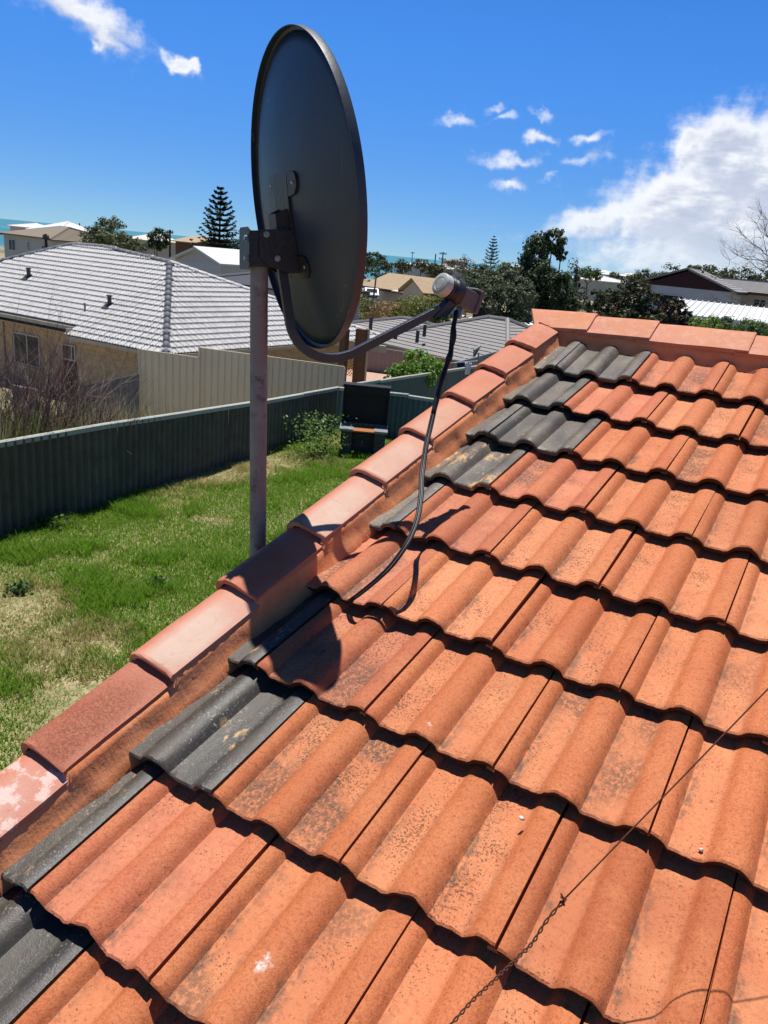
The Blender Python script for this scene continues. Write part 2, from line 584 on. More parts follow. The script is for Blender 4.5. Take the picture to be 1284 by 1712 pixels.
STAINS = [((0.436, 0.110, 0.034), .02, .95), ((0.439, 0.633, 0.198), .010, .7), ((0.605, 1.012, 0.316), .016, .35), ((0.674, 0.997, 0.311), .02, .35), ((0.216, 0.982, 0.307), .012, .5),
          ((0.707, 0.174, 0.054), .012, .6)]
M_TILE = tile_material()
M_DARKTILE = dark_tile_material()
M_CAP = cap_material()
M_CAPR = cap_material(True)
M_MORTAR = mortar_material()
M_LEAF = leaf_material('foliage')
M_GRASSB = leaf_material('grass_blades', .45, .6)
def dish_material():
    m, t, bs, out = mat_new('dish_grey_paint')
    geo = t.n('ShaderNodeNewGeometry')
    P = geo.outputs['Position']
    n1 = t.noise(P, 5.0, 5, .6)
    c = t.v('SCALE', (.024, .037, .056), t.m('MULTIPLY_ADD', n1, .7, .65))
    # dusty water streaks and a few hairline scratches
    st = t.noise(t.v('MULTIPLY', P, (16, 16, 1.6)), 1.0, 4, .6)
    c = t.mix(t.m('MULTIPLY', t.step(st, .55, .75), .30), c, (.075, .08, .085))
    sc_ = t.noise(t.v('MULTIPLY', P, (7, 7, 2.2)), 1.0, 3, .55)
    ln = t.m('SUBTRACT', 1.0, t.m('MULTIPLY', t.m('ABSOLUTE', t.m('SUBTRACT', sc_, .5)), 260.0), clamp=True)
    pz = t.step(t.noise(P, 6.0, 2, .5), .54, .62)
    c = t.mix(t.m('MULTIPLY', t.m('MULTIPLY', ln, pz), .5), c, (.22, .22, .22))
    t.l(c, bs.inputs['Base Color'])
    t.l(t.m('MULTIPLY_ADD', n1, .25, .32), bs.inputs['Roughness'])
    bs.inputs['Specular IOR Level'].default_value = .45
    b = t.n('ShaderNodeBump'); b.inputs['Strength'].default_value = .08; b.inputs['Distance'].default_value = .01
    t.l(t.noise(P, 40.0, 4, .6), b.inputs['Height']); t.l(b.outputs[0], bs.inputs['Normal'])
    return m


M_DISHBACK = dish_material()
M_BLACKMETAL = weathered('black_powdercoat', (.018, .019, .022), .3, 20, .42, .15, 90, .5, dark=(.09, .055, .04), darkamt=.3)
M_ARM = weathered('dark_grey_arm', (0.0275, 0.0275, 0.0297), .2, 20, .32, .1, 90, .6)
M_GALV = weathered('galvanised_pole', (.175, .178, .17), .5, 14, .5, .25, 120, .45, .0, dark=(.04, .036, .035), darkamt=.75, tint=(.20, .17, .165))
M_WHITEPL = weathered('white_plastic', (0.4872, 0.5124, 0.4872), .12, 20, .45, .05, 60, .4)
M_GREYPL = weathered('grey_plastic', (0.112, 0.1, 0.096), .25, 25, .5, .1, 90, .4)
M_BOLT = weathered('bolt_steel', (.35, .33, .30), .3, 60, .35, .1, 90, .6, .8)
M_CABLE = weathered('black_cable', (.010, .010, .011), .2, 20, .5, .05, 60, .3)
M_CABLEHI = weathered('cable_highlight', (.30, .30, .29), .15, 20, .4, .05, 60, .5)  # pale colour of the highlight drawn along the black cables
M_WIRE = weathered('rusty_wire', (.11, .042, .022), .4, 90, .75, .3, 300, .3)
M_FIBRO = weathered('old_fibre_cement', (.120, .116, .092), .45, 2.2, .85, .3, 60, .2, dark=(.06, .06, .05), darkamt=.45)
M_FIBROCAP = weathered('fence_capping', (0.3528, 0.3696, 0.3192), .2, 5, .7, .2, 60, .3, dark=(.2, .2, .17), darkamt=.4)
M_CREAM = weathered('cream_steel_sheet', (0.627, 0.5557, 0.399), .1, 2, .5, .05, 60, .4)
M_GREYFENCE = weathered('grey_fence_sheet', (.145, .155, .165), .25, 3, .75, .2, 60, .25)
M_PINKFENCE = weathered('brown_fence_sheet', (.27, .20, .175), .15, 2, .6, .1, 60, .3)
M_BLUEFENCE = weathered('blue_grey_fence_sheet', (.20, .235, .235), .2, 2, .6, .1, 60, .3)
M_WTILE = weathered('white_roof_tile', (.60, .59, .572), .14, 3, .6, .2, 90, .3, dark=(.42, .40, .37), darkamt=.35)
M_WCAP = weathered('grey_hip_cap', (0.168, 0.1722, 0.1848), .3, 5, .7, .2, 60, .3)
M_GTILE = weathered('grey_roof_tile', (0.252, 0.2394, 0.231), .15, 3, .75, .2, 60, .25)
M_GTILE2 = weathered('charcoal_metal_roof', (0.0462, 0.04788, 0.05208), .15, 3, .5, .1, 60, .4)
M_BTILE = weathered('brown_roof_tile', (0.2016, 0.168, 0.126), .15, 3, .8, .2, 60, .2)
M_TANROOF = weathered('tan_old_roof', (0.3696, 0.2772, 0.1764), .25, 2, .85, .2, 60, .2, dark=(.25, .17, .1), darkamt=.5)
M_WROOF = weathered('white_metal_roof', (0.672, 0.672, 0.6636), .06, 2, .4, .05, 60, .4)
M_CRROOF = weathered('cream_metal_roof', (0.6048, 0.5712, 0.4704), .06, 2, .5, .05, 60, .4)
M_WALLW = weathered('pale_render', (.50, .485, .45), .1, 1, .85, .1, 60, .2)
M_WALLG = weathered('grey_render', (.42, .43, .44), .1, 1, .85, .1, 60, .2)
M_WALLB = weathered('beige_render', (.55, .48, .38), .1, 1, .85, .1, 60, .2)
M_MAROON = weathered('maroon_cladding', (.040, .014, .017), .15, 3, .7, .1, 60, .3)
M_TRIM = weathered('beige_trim', (.50, .42, .30), .08, 3, .55, .05, 60, .3)
M_FRAME = weathered('aluminium_frame', (.55, .54, .50), .08, 9, .4, .05, 60, .4)
M_TIMBER = weathered('brown_timber', (.15, .075, .035), .3, 5, .75, .3, 60, .25)
M_LATTICE = weathered('pine_lattice', (.42, .26, .09), .25, 9, .75, .2, 60, .25)
M_BARK = weathered('grey_bark', (.13, .105, .085), .3, 6, .9, .5, 40, .15)
M_TWIG = weathered('dry_twig', (.17, .10, .085), .35, 8, .85, .2, 60, .2)
M_TWIGP = weathered('pale_twig', (.40, .34, .26), .3, 8, .85, .2, 60, .2)
M_BRICK = brick_material('tan_brick', (.58, .38, .19), (.48, .29, .14), (.55, .45, .30))
M_DBRICK = brick_material('sooty_block', (.055, .052, .048), (.04, .038, .036), (.03, .03, .03))
M_HOUSEBRICK = brick_material('red_brick', (.30, .12, .07), (.24, .09, .05), (.4, .36, .3))
M_GLASS = glass_material('dark_glass')
M_BLACK = weathered('soot_black', (.010, .010, .011), .3, 8, .6, .2, 60, .3)
M_SLAB = weathered('concrete_slab', (0.2184, 0.2184, 0.2142), .2, 8, .85, .3, 60, .2)
M_RUSTPL = weathered('rusty_hotplate', (0.3528, 0.1344, 0.0504), .3, 14, .8, .3, 60, .2)
M_PAVE = weathered('pink_paving', (0.42, 0.2772, 0.2016), .2, 3, .85, .2, 30, .2)
M_CAR = weathered('white_car_paint', (0.6552, 0.6552, 0.6468), .03, 1, .25, 0, 60, .5)
M_BLUECLOTH = weathered('navy_cloth', (.02, .03, .07), .2, 9, .9, .1, 60, .1)
M_WHITECLOTH = weathered('white_cloth', (.7, .7, .68), .1, 9, .9, .1, 60, .1)
M_POLEWOOD = weathered('pole_wood', (.07, .055, .045), .3, 3, .9, .2, 60, .1)
M_PEBBLE = weathered('pale_pebble', (.62, .58, .50), .25, 60, .85, .3, 200, .2)

# ------------------------------------------------------------------ terrain, sea, yard
GY = -3.2          # level of the back yard


def lerp(a, b, t):
    t = max(0., min(1., t)); return a + (b - a) * t


def vnoise(x, y, seed=0):
    x = np.asarray(x, float); y = np.asarray(y, float)
    xi = np.floor(x).astype(int); yi = np.floor(y).astype(int)
    xf = x - xi; yf = y - yi
    xf = xf * xf * (3 - 2 * xf); yf = yf * yf * (3 - 2 * yf)

    def h(a, b):
        n_ = (a * 374761393 + b * 668265263 + seed * 69069) & 0x7fffffff
        n_ = ((n_ ^ (n_ >> 13)) * 1274126177) & 0x7fffffff
        return ((n_ ^ (n_ >> 16)) & 0xffff) / 65535.0
    return (h(xi, yi) * (1 - xf) + h(xi + 1, yi) * xf) * (1 - yf) + (h(xi, yi + 1) * (1 - xf) + h(xi + 1, yi + 1) * xf) * yf


def fbm(x, y, seed=0, oct_=4):
    s, a = 0, .5
    for i in range(oct_):
        s = s + a * vnoise(np.asarray(x) * 2 ** i, np.asarray(y) * 2 ** i, seed + i); a *= .5
    return s / (1 - .5 ** oct_)


def tz(x, y):
    """ground level away from the yard"""
    d = math.hypot(x, y)
    a = math.degrees(math.atan2(x, y))
    k = max(0., min(1., (a + 34) / 22)); k = k * k * (3 - 2 * k)      # 0 towards the sea, 1 towards the town
    near = lerp(-3.5, -5.4, (d - 13) / 12)
    zl = lerp(near, -6.6, (d - 26) / 90); zl = lerp(zl, -34, (d - 260) / 520)
    zr = lerp(lerp(-3.5, -3.0, (d - 13) / 30), -6.0, (d - 60) / 300)
    zr = lerp(zr, -14, (d - 400) / 1500); zr = lerp(zr, -40, (d - 2200) / 1500)
    z = zl * (1 - k) + zr * k
    if a < -100 or a > 60:
        z = lerp(z, -3.6, (abs(a + 20) - 80) / 30)
    return z


V_, F_ = [], []
rad = [0] + [2.0 * 1.17 ** i for i in range(55)]
nseg = 120
for i, r_ in enumerate(rad):
    for k in range(nseg):
        an = 2 * math.pi * k / nseg
        x, y = r_ * math.sin(an), r_ * math.cos(an)
        V_.append((x, y, tz(x, y)))
for i in range(len(rad) - 1):
    for k in range(nseg):
        k2 = (k + 1) % nseg
        F_.append((i * nseg + k, i * nseg + k2, (i + 1) * nseg + k2, (i + 1) * nseg + k))
m, t, bs, out = mat_new('scrub_ground')
geo = t.n('ShaderNodeNewGeometry')
n1 = t.noise(geo.outputs['Position'], .12, 6, .6)
c = t.mix(t.step(n1, .38, .62), (.29, .24, .15), (.11, .12, .05))
t.l(c, bs.inputs['Base Color']); bs.inputs['Roughness'].default_value = .95
M_GROUND = m
me = bpy.data.meshes.new('ground'); me.from_pydata(V_, [], F_); me.materials.append(M_GROUND); me.shade_smooth()
kind(link('ground', me), 'structure')

m, t, bs, out = mat_new('sea_water')
geo = t.n('ShaderNodeNewGeometry')
n1 = t.noise(t.v('MULTIPLY', geo.outputs['Position'], (.0006, .0025, 1)), 1.0, 5, .6)
c = t.mix(t.step(n1, .4, .62), (.035, .16, .17), (.055, .23, .23))
t.l(c, bs.inputs['Base Color']); bs.inputs['Roughness'].default_value = .35
bs.inputs['Specular IOR Level'].default_value = .25
b = t.n('ShaderNodeBump'); b.inputs['Strength'].default_value = .6; b.inputs['Distance'].default_value = .4
t.l(t.noise(geo.outputs['Position'], .12, 4, .6), b.inputs['Height']); t.l(b.outputs[0], bs.inputs['Normal'])
sea = MB()
seg = 96
pts = []
for r_ in (250., 45000.):
    for k in range(seg):
        an = 2 * math.pi * k / seg
        pts.append((r_ * math.sin(an), r_ * math.cos(an), -26.0))
sea.add(pts, [(k, (k + 1) % seg, seg + (k + 1) % seg, seg + k) for k in range(seg)])
kind(sea.build('sea', m), 'structure')

# fence line of the yard (base points on the yard level) and its back boundary
FL = [(-8.55, 1.6), (-8.777, 5.575, -3.200)[:2], (-8.895, 7.642, -3.200)[:2], (-9.313, 11.216, -3.200)[:2], (-9.669, 15.195, -3.200)[:2]]
CORNER = FL[-1]
BACK2 = (0.9, 20.2)


def fence_x(y):
    ys = [p[1] for p in FL]; xs = [p[0] for p in FL]
    return np.interp(y, ys, xs)


# lawn sheet with its own soil, sand and thatch colours
nx, ny = 70, 110
V_, F_ = [], []
for j in range(ny + 1):
    y = -4 + j * (24.0 / ny)
    xl = float(fence_x(y)) - .05
    for i in range(nx + 1):
        x = xl + (1.6 - xl) * i / nx
        z = GY + .05 * (float(fbm(x * .8, y * .8, 3)) - .5)
        V_.append((x, y, z))
for j in range(ny):
    for i in range(nx):
        a = j * (nx + 1) + i
        F_.append((a, a + 1, a + nx + 2, a + nx + 1))
m, t, bs, out = mat_new('lawn_soil')
geo = t.n('ShaderNodeNewGeometry')
P = geo.outputs['Position']
n1 = t.noise(P, .9, 6, .65); n2 = t.noise(P, 14., 5, .7); n3 = t.noise(P, 60., 3, .7)
c = t.mix(t.step(n1, .35, .62), (.38, .30, .165), (.20, .17, .07))
c = t.mix(t.step(n2, .40, .60), c, (.13, .16, .04))
c = t.mix(t.m('MULTIPLY', t.step(n3, .5, .65), .5), c, (.50, .42, .26))
t.l(c, bs.inputs['Base Color']); bs.inputs['Roughness'].default_value = .95
b = t.n('ShaderNodeBump'); b.inputs['Strength'].default_value = .8; b.inputs['Distance'].default_value = .03
t.l(n2, b.inputs['Height']); t.l(b.outputs[0], bs.inputs['Normal'])
me = bpy.data.meshes.new('lawn'); me.from_pydata(V_, [], F_); me.materials.append(m); me.shade_smooth()
kind(link('lawn', me), 'structure')

DRY = [((-7.075, 4.640, -3.200), 1.0, 1.35), ((-5.279, 3.957, -3.200), .5, .35), ((-7.012, 7.916, -3.200), .6, 1.3), ((-8.276, 7.850, -3.200), .6, .45), ((-8.967, 9.655, -3.200), 1.0, 1.2),
       ((-8.379, 11.624, -3.200), 1.0, .5), ((-4.431, 2.998, -3.200), .5, .7), ((-5.279, 4.662, -3.200), .4, .7), ((-9.234, 11.311, -3.200), .9, 1.1), ((-6.129, 3.917, -3.200), .45, .7), ((-4.238, 4.066, -3.200), .4, .9), ((-4.545, 3.669, -3.200), .3, .5)]
LUSH = [((-6.861, 6.334, -3.200), 1.7, 1.0), ((-6.131, 7.362, -3.200), 1.0, .9), ((-8.430, 6.466, -3.200), 1.1, .8), ((-5.831, 6.445, -3.200), 1.0, .9), ((-7.809, 5.413, -3.200), .4, .4), ((-7.206, 9.961, -3.200), 1.0, .7), ((-7.784, 11.646, -3.200), .7, .5)]


def greenness(x, y):
    v = .68 + .95 * (fbm(x * 1.1, y * 1.1, 11, 5) - .5) + .55 * (fbm(x * 5., y * 5., 21, 3) - .5)
    for (p, r_, s) in LUSH:
        v = v + s * .85 * np.exp(-((x - p[0]) ** 2 + (y - p[1]) ** 2) / r_ ** 2)
    for (p, r_, s) in DRY:
        v = v - s * .6 * np.exp(-((x - p[0]) ** 2 + (y - p[1]) ** 2) / r_ ** 2)
    return v


def blades(name, x, y, z, h, w, colr, lean=.35, mat=None):
    n = len(x)
    an = rng.uniform(0, 2 * math.pi, n); la = rng.uniform(0, 2 * math.pi, n)
    lx = np.cos(la) * h * lean * rng.uniform(.2, 1.6, n); ly = np.sin(la) * h * lean * rng.uniform(.2, 1.6, n)
    dx = np.cos(an) * w / 2; dy = np.sin(an) * w / 2
    V = np.empty((n, 5, 3))
    V[:, 0] = np.stack([x - dx, y - dy, z], 1); V[:, 1] = np.stack([x + dx, y + dy, z], 1)
    V[:, 2] = np.stack([x + dx * .8 + lx * .4, y + dy * .8 + ly * .4, z + h * .6], 1)
    V[:, 3] = np.stack([x - dx * .8 + lx * .4, y - dy * .8 + ly * .4, z + h * .6], 1)
    V[:, 4] = np.stack([x + lx, y + ly, z + h * .95], 1)
    base = np.arange(n)[:, None] * 5
    q = (base + np.array([0, 1, 2, 3])).ravel(); tr = (base + np.array([3, 2, 4])).ravel()
    me = bpy.data.meshes.new(name)
    me.vertices.add(n * 5); me.vertices.foreach_set('co', V.ravel())
    loops = np.concatenate([q, tr])
    me.loops.add(len(loops)); me.loops.foreach_set('vertex_index', loops)
    me.polygons.add(2 * n)
    me.polygons.foreach_set('loop_start', np.concatenate([np.arange(n) * 4, 4 * n + np.arange(n) * 3]))
    me.update(calc_edges=True)
    ca = me.color_attributes.new('col', 'FLOAT_COLOR', 'POINT')
    cc = np.ones((n, 5, 4)); cc[:, :, :3] = colr[:, None, :]
    ca.data.foreach_set('color', cc.ravel())
    me.materials.append(mat or M_GRASSB)
    return me


n = 640000
y = rng.uniform(-1.5, 19.0, n); xl = fence_x(y); x = xl + (0.2 - xl) * rng.random(n)
d = np.hypot(x - CAM[0], y - CAM[1])
az_ = np.degrees(np.arctan2(x - CAM[0], y - CAM[1]))
k = (az_ < -3) & (az_ > -88) & (x < -.35)
x, y = x[k], y[k]
gv = greenness(x, y)
keep = rng.random(len(x)) < np.clip(gv * 1.3 + .42, .42, 1)
x, y, gv = x[keep], y[keep], gv[keep]
green = rng.random(len(x)) < np.clip((gv - .08) * 1.7, .1, .97)
cg_ = np.array([.13, .285, .014]) + rng.random((len(x), 1)) * np.array([.11, .12, .03])
cd = np.array([.34, .29, .12]) + rng.random((len(x), 1)) * np.array([.26, .19, .12])
mixk = np.clip(rng.normal(np.clip(.75 - gv, 0, .8), .15), 0, 1)[:, None] * .55
cg_ = cg_ * (1 - mixk) + np.array([.26, .27, .06]) * mixk
colr = np.where(green[:, None], cg_, cd)
hh = rng.uniform(.022, .062, len(x)) * (.75 + .7 * np.clip(gv, 0, 1)) * (1 + 1.3 * (fbm(x * 1.7, y * 1.7, 5) > .6))
gr = link('grass', blades('grass', x, y, np.full(len(x), GY - .01), hh, rng.uniform(.007, .014, len(x)), colr, .65))
kind(gr, 'stuff')


# ------------------------------------------------------------------ plants
def leaf_mesh(name, pts, size, colr, nrm=None, aspect=.6, mat=None):
    """one small bent quad per leaf"""
    n = len(pts)
    if nrm is None:
        nrm = rng.normal(size=(n, 3))
    nrm = nrm / np.linalg.norm(nrm, axis=1, keepdims=True)
    t = np.cross(nrm, rng.normal(size=(n, 3))); t /= np.linalg.norm(t, axis=1, keepdims=True)
    b = np.cross(nrm, t)
    s = size if np.ndim(size) else np.full(n, size)
    s = (s * rng.uniform(.6, 1.35, n))[:, None]
    V = np.empty((n, 4, 3))
    V[:, 0] = pts - t * s * .5; V[:, 1] = pts + b * s * aspect * .5 + nrm * s * .1
    V[:, 2] = pts + t * s * .5; V[:, 3] = pts - b * s * aspect * .5 + nrm * s * .1
    me = bpy.data.meshes.new(name)
    me.vertices.add(n * 4); me.vertices.foreach_set('co', V.ravel())
    me.loops.add(n * 4); me.loops.foreach_set('vertex_index', np.arange(n * 4))
    me.polygons.add(n); me.polygons.foreach_set('loop_start', np.arange(n) * 4)
    me.update(calc_edges=True)
    ca = me.color_attributes.new('col', 'FLOAT_COLOR', 'POINT')
    cc = np.ones((n, 4, 4)); cc[:, :, :3] = colr[:, None, :]
    ca.data.foreach_set('color', cc.ravel())
    me.materials.append(mat or M_LEAF)
    return me


def crown_points(blobs, n, clump=.3, nclump=40):
    """leaf positions in clumps spread through ellipsoid lobes"""
    vol = np.array([b[1][0] * b[1][1] * b[1][2] for b in blobs]) ** (2 / 3); vol /= vol.sum()
    P, Nn = [], []
    for (c, r), v in zip(blobs, vol):
        c = np.array(c); r = np.array(r)
        nc = max(8, int(nclump * math.sqrt(v * len(blobs))))
        u = rng.normal(size=(nc, 3)); u /= np.linalg.norm(u, axis=1, keepdims=True)
        rr = rng.uniform(.35, 1.0, nc) ** .6
        cc = u * rr[:, None]
        m_ = int(n * v)
        idx = rng.integers(0, nc, m_)
        cr = clump * rng.uniform(.6, 1.4, nc)
        q = rng.normal(size=(m_, 3)); q /= np.linalg.norm(q, axis=1, keepdims=True)
        q = q * (rng.random((m_, 1)) ** .5)
        pt = cc[idx] + q * cr[idx][:, None]
        P.append(c + pt * r); Nn.append(q + .5 * cc[idx] + np.array([0, 0, .35]) + rng.normal(size=(m_, 3)) * .55)
    return np.concatenate(P), np.concatenate(Nn)


def leafcol(n, a, b, c=None, pc=0.):
    k = rng.random((n, 1))
    o = np.array(a) * (1 - k) + np.array(b) * k
    if c is not None:
        s = rng.random(n) < pc
        o[s] = np.array(c)
    return o


def branch(mb, p, d, L, r, depth, spread=.6, n=5, up=.15, shrink=.68, kids=3):
    p = Vector(p); d = Vector(d).normalized()
    path = [p]; q = p.copy(); dd = d.copy()
    steps = 4
    for i in range(steps):
        dd = (dd + Vector((random.gauss(0, .13), random.gauss(0, .13), random.gauss(0, .1) + up * .3))).normalized()
        q = q + dd * (L / steps); path.append(q.copy())
    rr = [r * (1 - .45 * i / steps) for i in range(steps + 1)]
    mb.tube(path, rr, n, caps=False)
    if depth <= 0:
        return
    for k in range(kids):
        i = random.randint(2, steps)
        ax = Vector((random.gauss(0, 1), random.gauss(0, 1), random.gauss(0, .6) + up)).normalized()
        nd = (dd * (1 - spread) + ax * spread).normalized()
        branch(mb, path[i], nd, L * shrink * random.uniform(.7, 1.15), rr[i] * .62, depth - 1, spread, max(3, n - 1), up, shrink, kids)


def tree(name, label, cat, base, blobs, n, leaf, ca, cb, cc=None, pc=0., group=None, clump=.3, nclump=40, trunk=.12, mat=None, kids=True):
    """blobs in world coordinates; trunk runs from base to the lobes"""
    t_ = thing(name, label, cat, base, group)
    P, Nn = crown_points(blobs, n, clump, nclump)
    link('crown', leaf_mesh('crown', P, leaf, leafcol(len(P), ca, cb, cc, pc), Nn, .65, mat), t_)
    mb = MB()
    b0 = Vector(base)
    top = Vector(np.mean([b[0] for b in blobs], axis=0))
    fork = b0.lerp(Vector((top.x, top.y, min(b[0][2] - b[1][2] * .5 for b in blobs))), .8)
    mb.tube([b0, b0.lerp(fork, .5) + Vector((trunk * .4, 0, 0)), fork], [trunk, trunk * .8, trunk * .65], 7)
    for c, r in blobs:
        e = Vector(c)
        mid = fork.lerp(e, .5) + Vector((random.gauss(0, .15), random.gauss(0, .15), -.1))
        mb.tube([fork, mid, e], [trunk * .55, trunk * .35, trunk * .12], 5)
        for j in range(5):
            u = Vector((random.gauss(0, 1), random.gauss(0, 1), random.gauss(.3, .8))).normalized()
            mb.tube([e, e + Vector((u.x * r[0], u.y * r[1], u.z * r[2])) * .8], [trunk * .14, trunk * .05], 4)
    mb.build('trunk', M_BARK, t_, True)
    return t_


def PB(p, r):
    return (p, (r, r, r) if not isinstance(r, tuple) else r)

# ------------------------------------------------------------------ the tiled roof we stand on
SL, G, TW = 0.302599, 0.314347, 0.300
CS, SN = math.cos(SL), math.sin(SL)


def RF(X, s, h):
    """roof frame (across, up the slope, above the tile crests) to world"""
    return Vector((X, s * CS - h * SN, s * SN + h * CS))


RM = Matrix(((1, 0, 0), (0, CS, -SN), (0, SN, CS)))      # roof frame axes
house = thing('tiled_house', 'house with faded orange tiled roof and mortared caps under the dish', 'house', RF(0, 2.75, 0) + Vector((2, 0, -4)))
RIDGE_Y = 2.82
deck = MB()
deck.poly([RF(-.16, -2.6, -.075), RF(5.2, -2.6, -.075), RF(5.2, 2.90, -.075), RF(-.16, 2.90, -.075)])
deck.poly([(-.16, RIDGE_Y + .02, .79), (5.2, RIDGE_Y + .02, .79), (5.2, RIDGE_Y + 5.2, -.83), (-.16, RIDGE_Y + 5.2, -.83)])
roof = deck.build('roof', M_TIMBER, house)


def prof(x):
    """height of the tile's top across its width: half roll, pan, roll, pan, half roll"""
    A = .0255
    sup = lambda u: max(0., 1 - abs(u) ** 2.2) ** .66
    if x < .002:
        return -.0180
    if x < .033:
        return -A + (A - .0050) * sup((x - .003) / .030)
    if x < .097:
        return -A - .0014 * math.sin(math.pi * (x - .033) / .064)
    if x < .173:
        return -A + (A - .0005) * sup((x - .135) / .038)
    if x < .245:
        return -A - .0014 * math.sin(math.pi * (x - .173) / .072)
    if x < .283:
        return -A + A * sup((.283 - x) / .038)
    return -.0018 * ((x - .283) / .014) ** 2


def make_tile(name, mat, x0, x1, seed, n=46, chip=.0):
    rs = random.Random(seed)
    L = G + .062
    xs = [x0 + (x1 - x0) * i / n for i in range(n + 1)]
    if x0 < .01:
        xs = [-.016, .0015] + xs; n += 2
    ys = [0, .004, .02, L * .35, L * .7, L]
    vs, pan, val, edg = [], [], [], []
    jf = [rs.gauss(0, .0011) for _ in xs]
    for i in range(1, n):
        jf[i] = (jf[i - 1] + jf[i] * 2 + jf[i + 1]) / 3
    if chip:
        c0 = rs.uniform(x0, x1)
        for i, x in enumerate(xs):
            jf[i] += chip * math.exp(-((x - c0) / .018) ** 2) * rs.uniform(.6, 1.2)
    drop = .0350 / G
    for j, y in enumerate(ys):
        for i, x in enumerate(xs):
            z = prof(x) - drop * y
            yy = y + (jf[i] if j < 3 else 0) + (.001 if x < .002 and j < 2 else 0)
            if j == 0:
                z -= .0035
            vs.append((x, yy, z + rs.gauss(0, .00025)))
            p_ = max(0., min(1., (-prof(x) - .018) / .009))
            pan.append(p_); edg.append(0)
            # the right-hand foot of each roll, where grime sits
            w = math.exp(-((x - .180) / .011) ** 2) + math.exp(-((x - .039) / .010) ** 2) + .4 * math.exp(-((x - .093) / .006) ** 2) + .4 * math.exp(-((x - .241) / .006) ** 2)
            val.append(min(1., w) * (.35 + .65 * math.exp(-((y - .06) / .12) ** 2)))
    nx_ = n + 1
    top = len(vs)
    fs = []
    for j in range(len(ys) - 1):
        for i in range(n):
            a = j * nx_ + i
            fs.append((a, a + 1, a + nx_ + 1, a + nx_))
    # front lip reaching down to the tile below, set back a little at the foot
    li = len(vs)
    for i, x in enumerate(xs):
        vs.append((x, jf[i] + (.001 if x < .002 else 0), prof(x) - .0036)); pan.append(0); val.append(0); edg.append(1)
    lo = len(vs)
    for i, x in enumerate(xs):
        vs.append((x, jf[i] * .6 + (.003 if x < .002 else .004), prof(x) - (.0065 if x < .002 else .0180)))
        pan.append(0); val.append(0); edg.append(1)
    for i in range(n):
        fs.append((lo + i, lo + i + 1, li + i + 1, li + i))
    # underside
    un = len(vs)
    for y in (.02, L):
        for i, x in enumerate(xs):
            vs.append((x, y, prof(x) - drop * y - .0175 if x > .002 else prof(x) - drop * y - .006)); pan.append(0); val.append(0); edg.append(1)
    for i in range(n):
        fs.append((lo + i + 1, lo + i, un + i, un + i + 1))
        fs.append((un + i + 1, un + i, un + nx_ + i, un + nx_ + i + 1))
    # side edges
    for side in (0, n):
        tops = [j * nx_ + side for j in range(len(ys))]
        f = tops + [un + nx_ + side, un + side, lo + side]
        fs.append(tuple(f if side else f[::-1]))
    me = bpy.data.meshes.new(name)
    me.from_pydata(vs, [], fs)
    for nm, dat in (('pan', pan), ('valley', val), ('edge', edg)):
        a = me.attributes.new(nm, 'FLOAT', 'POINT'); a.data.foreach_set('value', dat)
    me.shade_smooth(); me.set_sharp_from_angle(angle=R(40))
    me.materials.append(mat)
    return me


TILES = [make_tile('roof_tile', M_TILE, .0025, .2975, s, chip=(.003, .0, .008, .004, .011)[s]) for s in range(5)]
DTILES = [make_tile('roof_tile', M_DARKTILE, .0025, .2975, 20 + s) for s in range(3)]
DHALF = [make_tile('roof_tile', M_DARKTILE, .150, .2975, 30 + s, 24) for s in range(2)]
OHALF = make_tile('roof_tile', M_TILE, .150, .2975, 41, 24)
DARK_FULL = {8: 0, 7: -.5, 6: 0, 5: -.5, 1: -.5, -1: -.5, -3: -.5}
DARK_HALF = {8, 6, 4, 2, 0, -2}
YELLOW = {5: .62, 7: .12, 6: .2, 8: .15, 1: .22, -1: .14}
rt = random.Random(5)


def put_tile(me, cx, row, colr, alpha=1.0):
    o = link('roof_tile', me, roof)
    M = RM.to_4x4()
    tw = Matrix.Rotation(R(rt.gauss(0, .22)), 4, 'Z') @ Matrix.Rotation(R(rt.gauss(0, .25)), 4, 'X')
    if row == 8:
        tw = tw @ Matrix.Rotation(R(4.6), 4, 'X')      # top course kicks up on the ridge batten
    M = M @ tw
    M.translation = RF(cx * TW + rt.gauss(0, .0007), row * G + rt.gauss(0, .0018), rt.gauss(0, .0008))
    o.matrix_basis = M
    o.color = tuple(colr) + (alpha,)
    return o


ORANGE = [(.495, .152, .056), (.46, .132, .048), (.52, .172, .068), (.45, .126, .045), (.475, .145, .054)]
PINK = (.46, .138, .064)
for row in range(-6, 9):
    odd = row % 2
    c0 = -.5 if odd else 0.
    if not odd:
        if row in DARK_HALF:
            o = put_tile(DHALF[row % 2], -1.0, row, (.088, .080, .068) if row > 3 else (.047, .043, .037), .3)
            o['label'] = 'cut half tile of dark grey glazed finish at the verge'
        else:
            put_tile(OHALF, -1.0, row, ORANGE[0])
    k = 0
    while c0 < (9 if row > 2 else 7.5):
        if k == 0 and row in DARK_FULL:
            o = put_tile(DTILES[row % 3], c0, row, (.070, .061, .050) if row > 4 else (.036, .033, .029), YELLOW.get(row, .15))
            o['label'] = 'dark grey glazed tile' + (' blotched with ochre lichen' if row == 5 else '')
        else:
            cb_ = ORANGE[rt.randrange(5)]
            f = rt.uniform(.9, 1.07)
            if (k == 0 and row in (2, 0, 4, 3)) or (k == 1 and row in (5, 7, 8)):
                cb_ = PINK if row != 3 else (.47, .15, .075)
            put_tile(TILES[rt.randrange(5) if row != 3 else 0], c0, row, tuple(v * f for v in cb_))
        k += 1; c0 += 1.

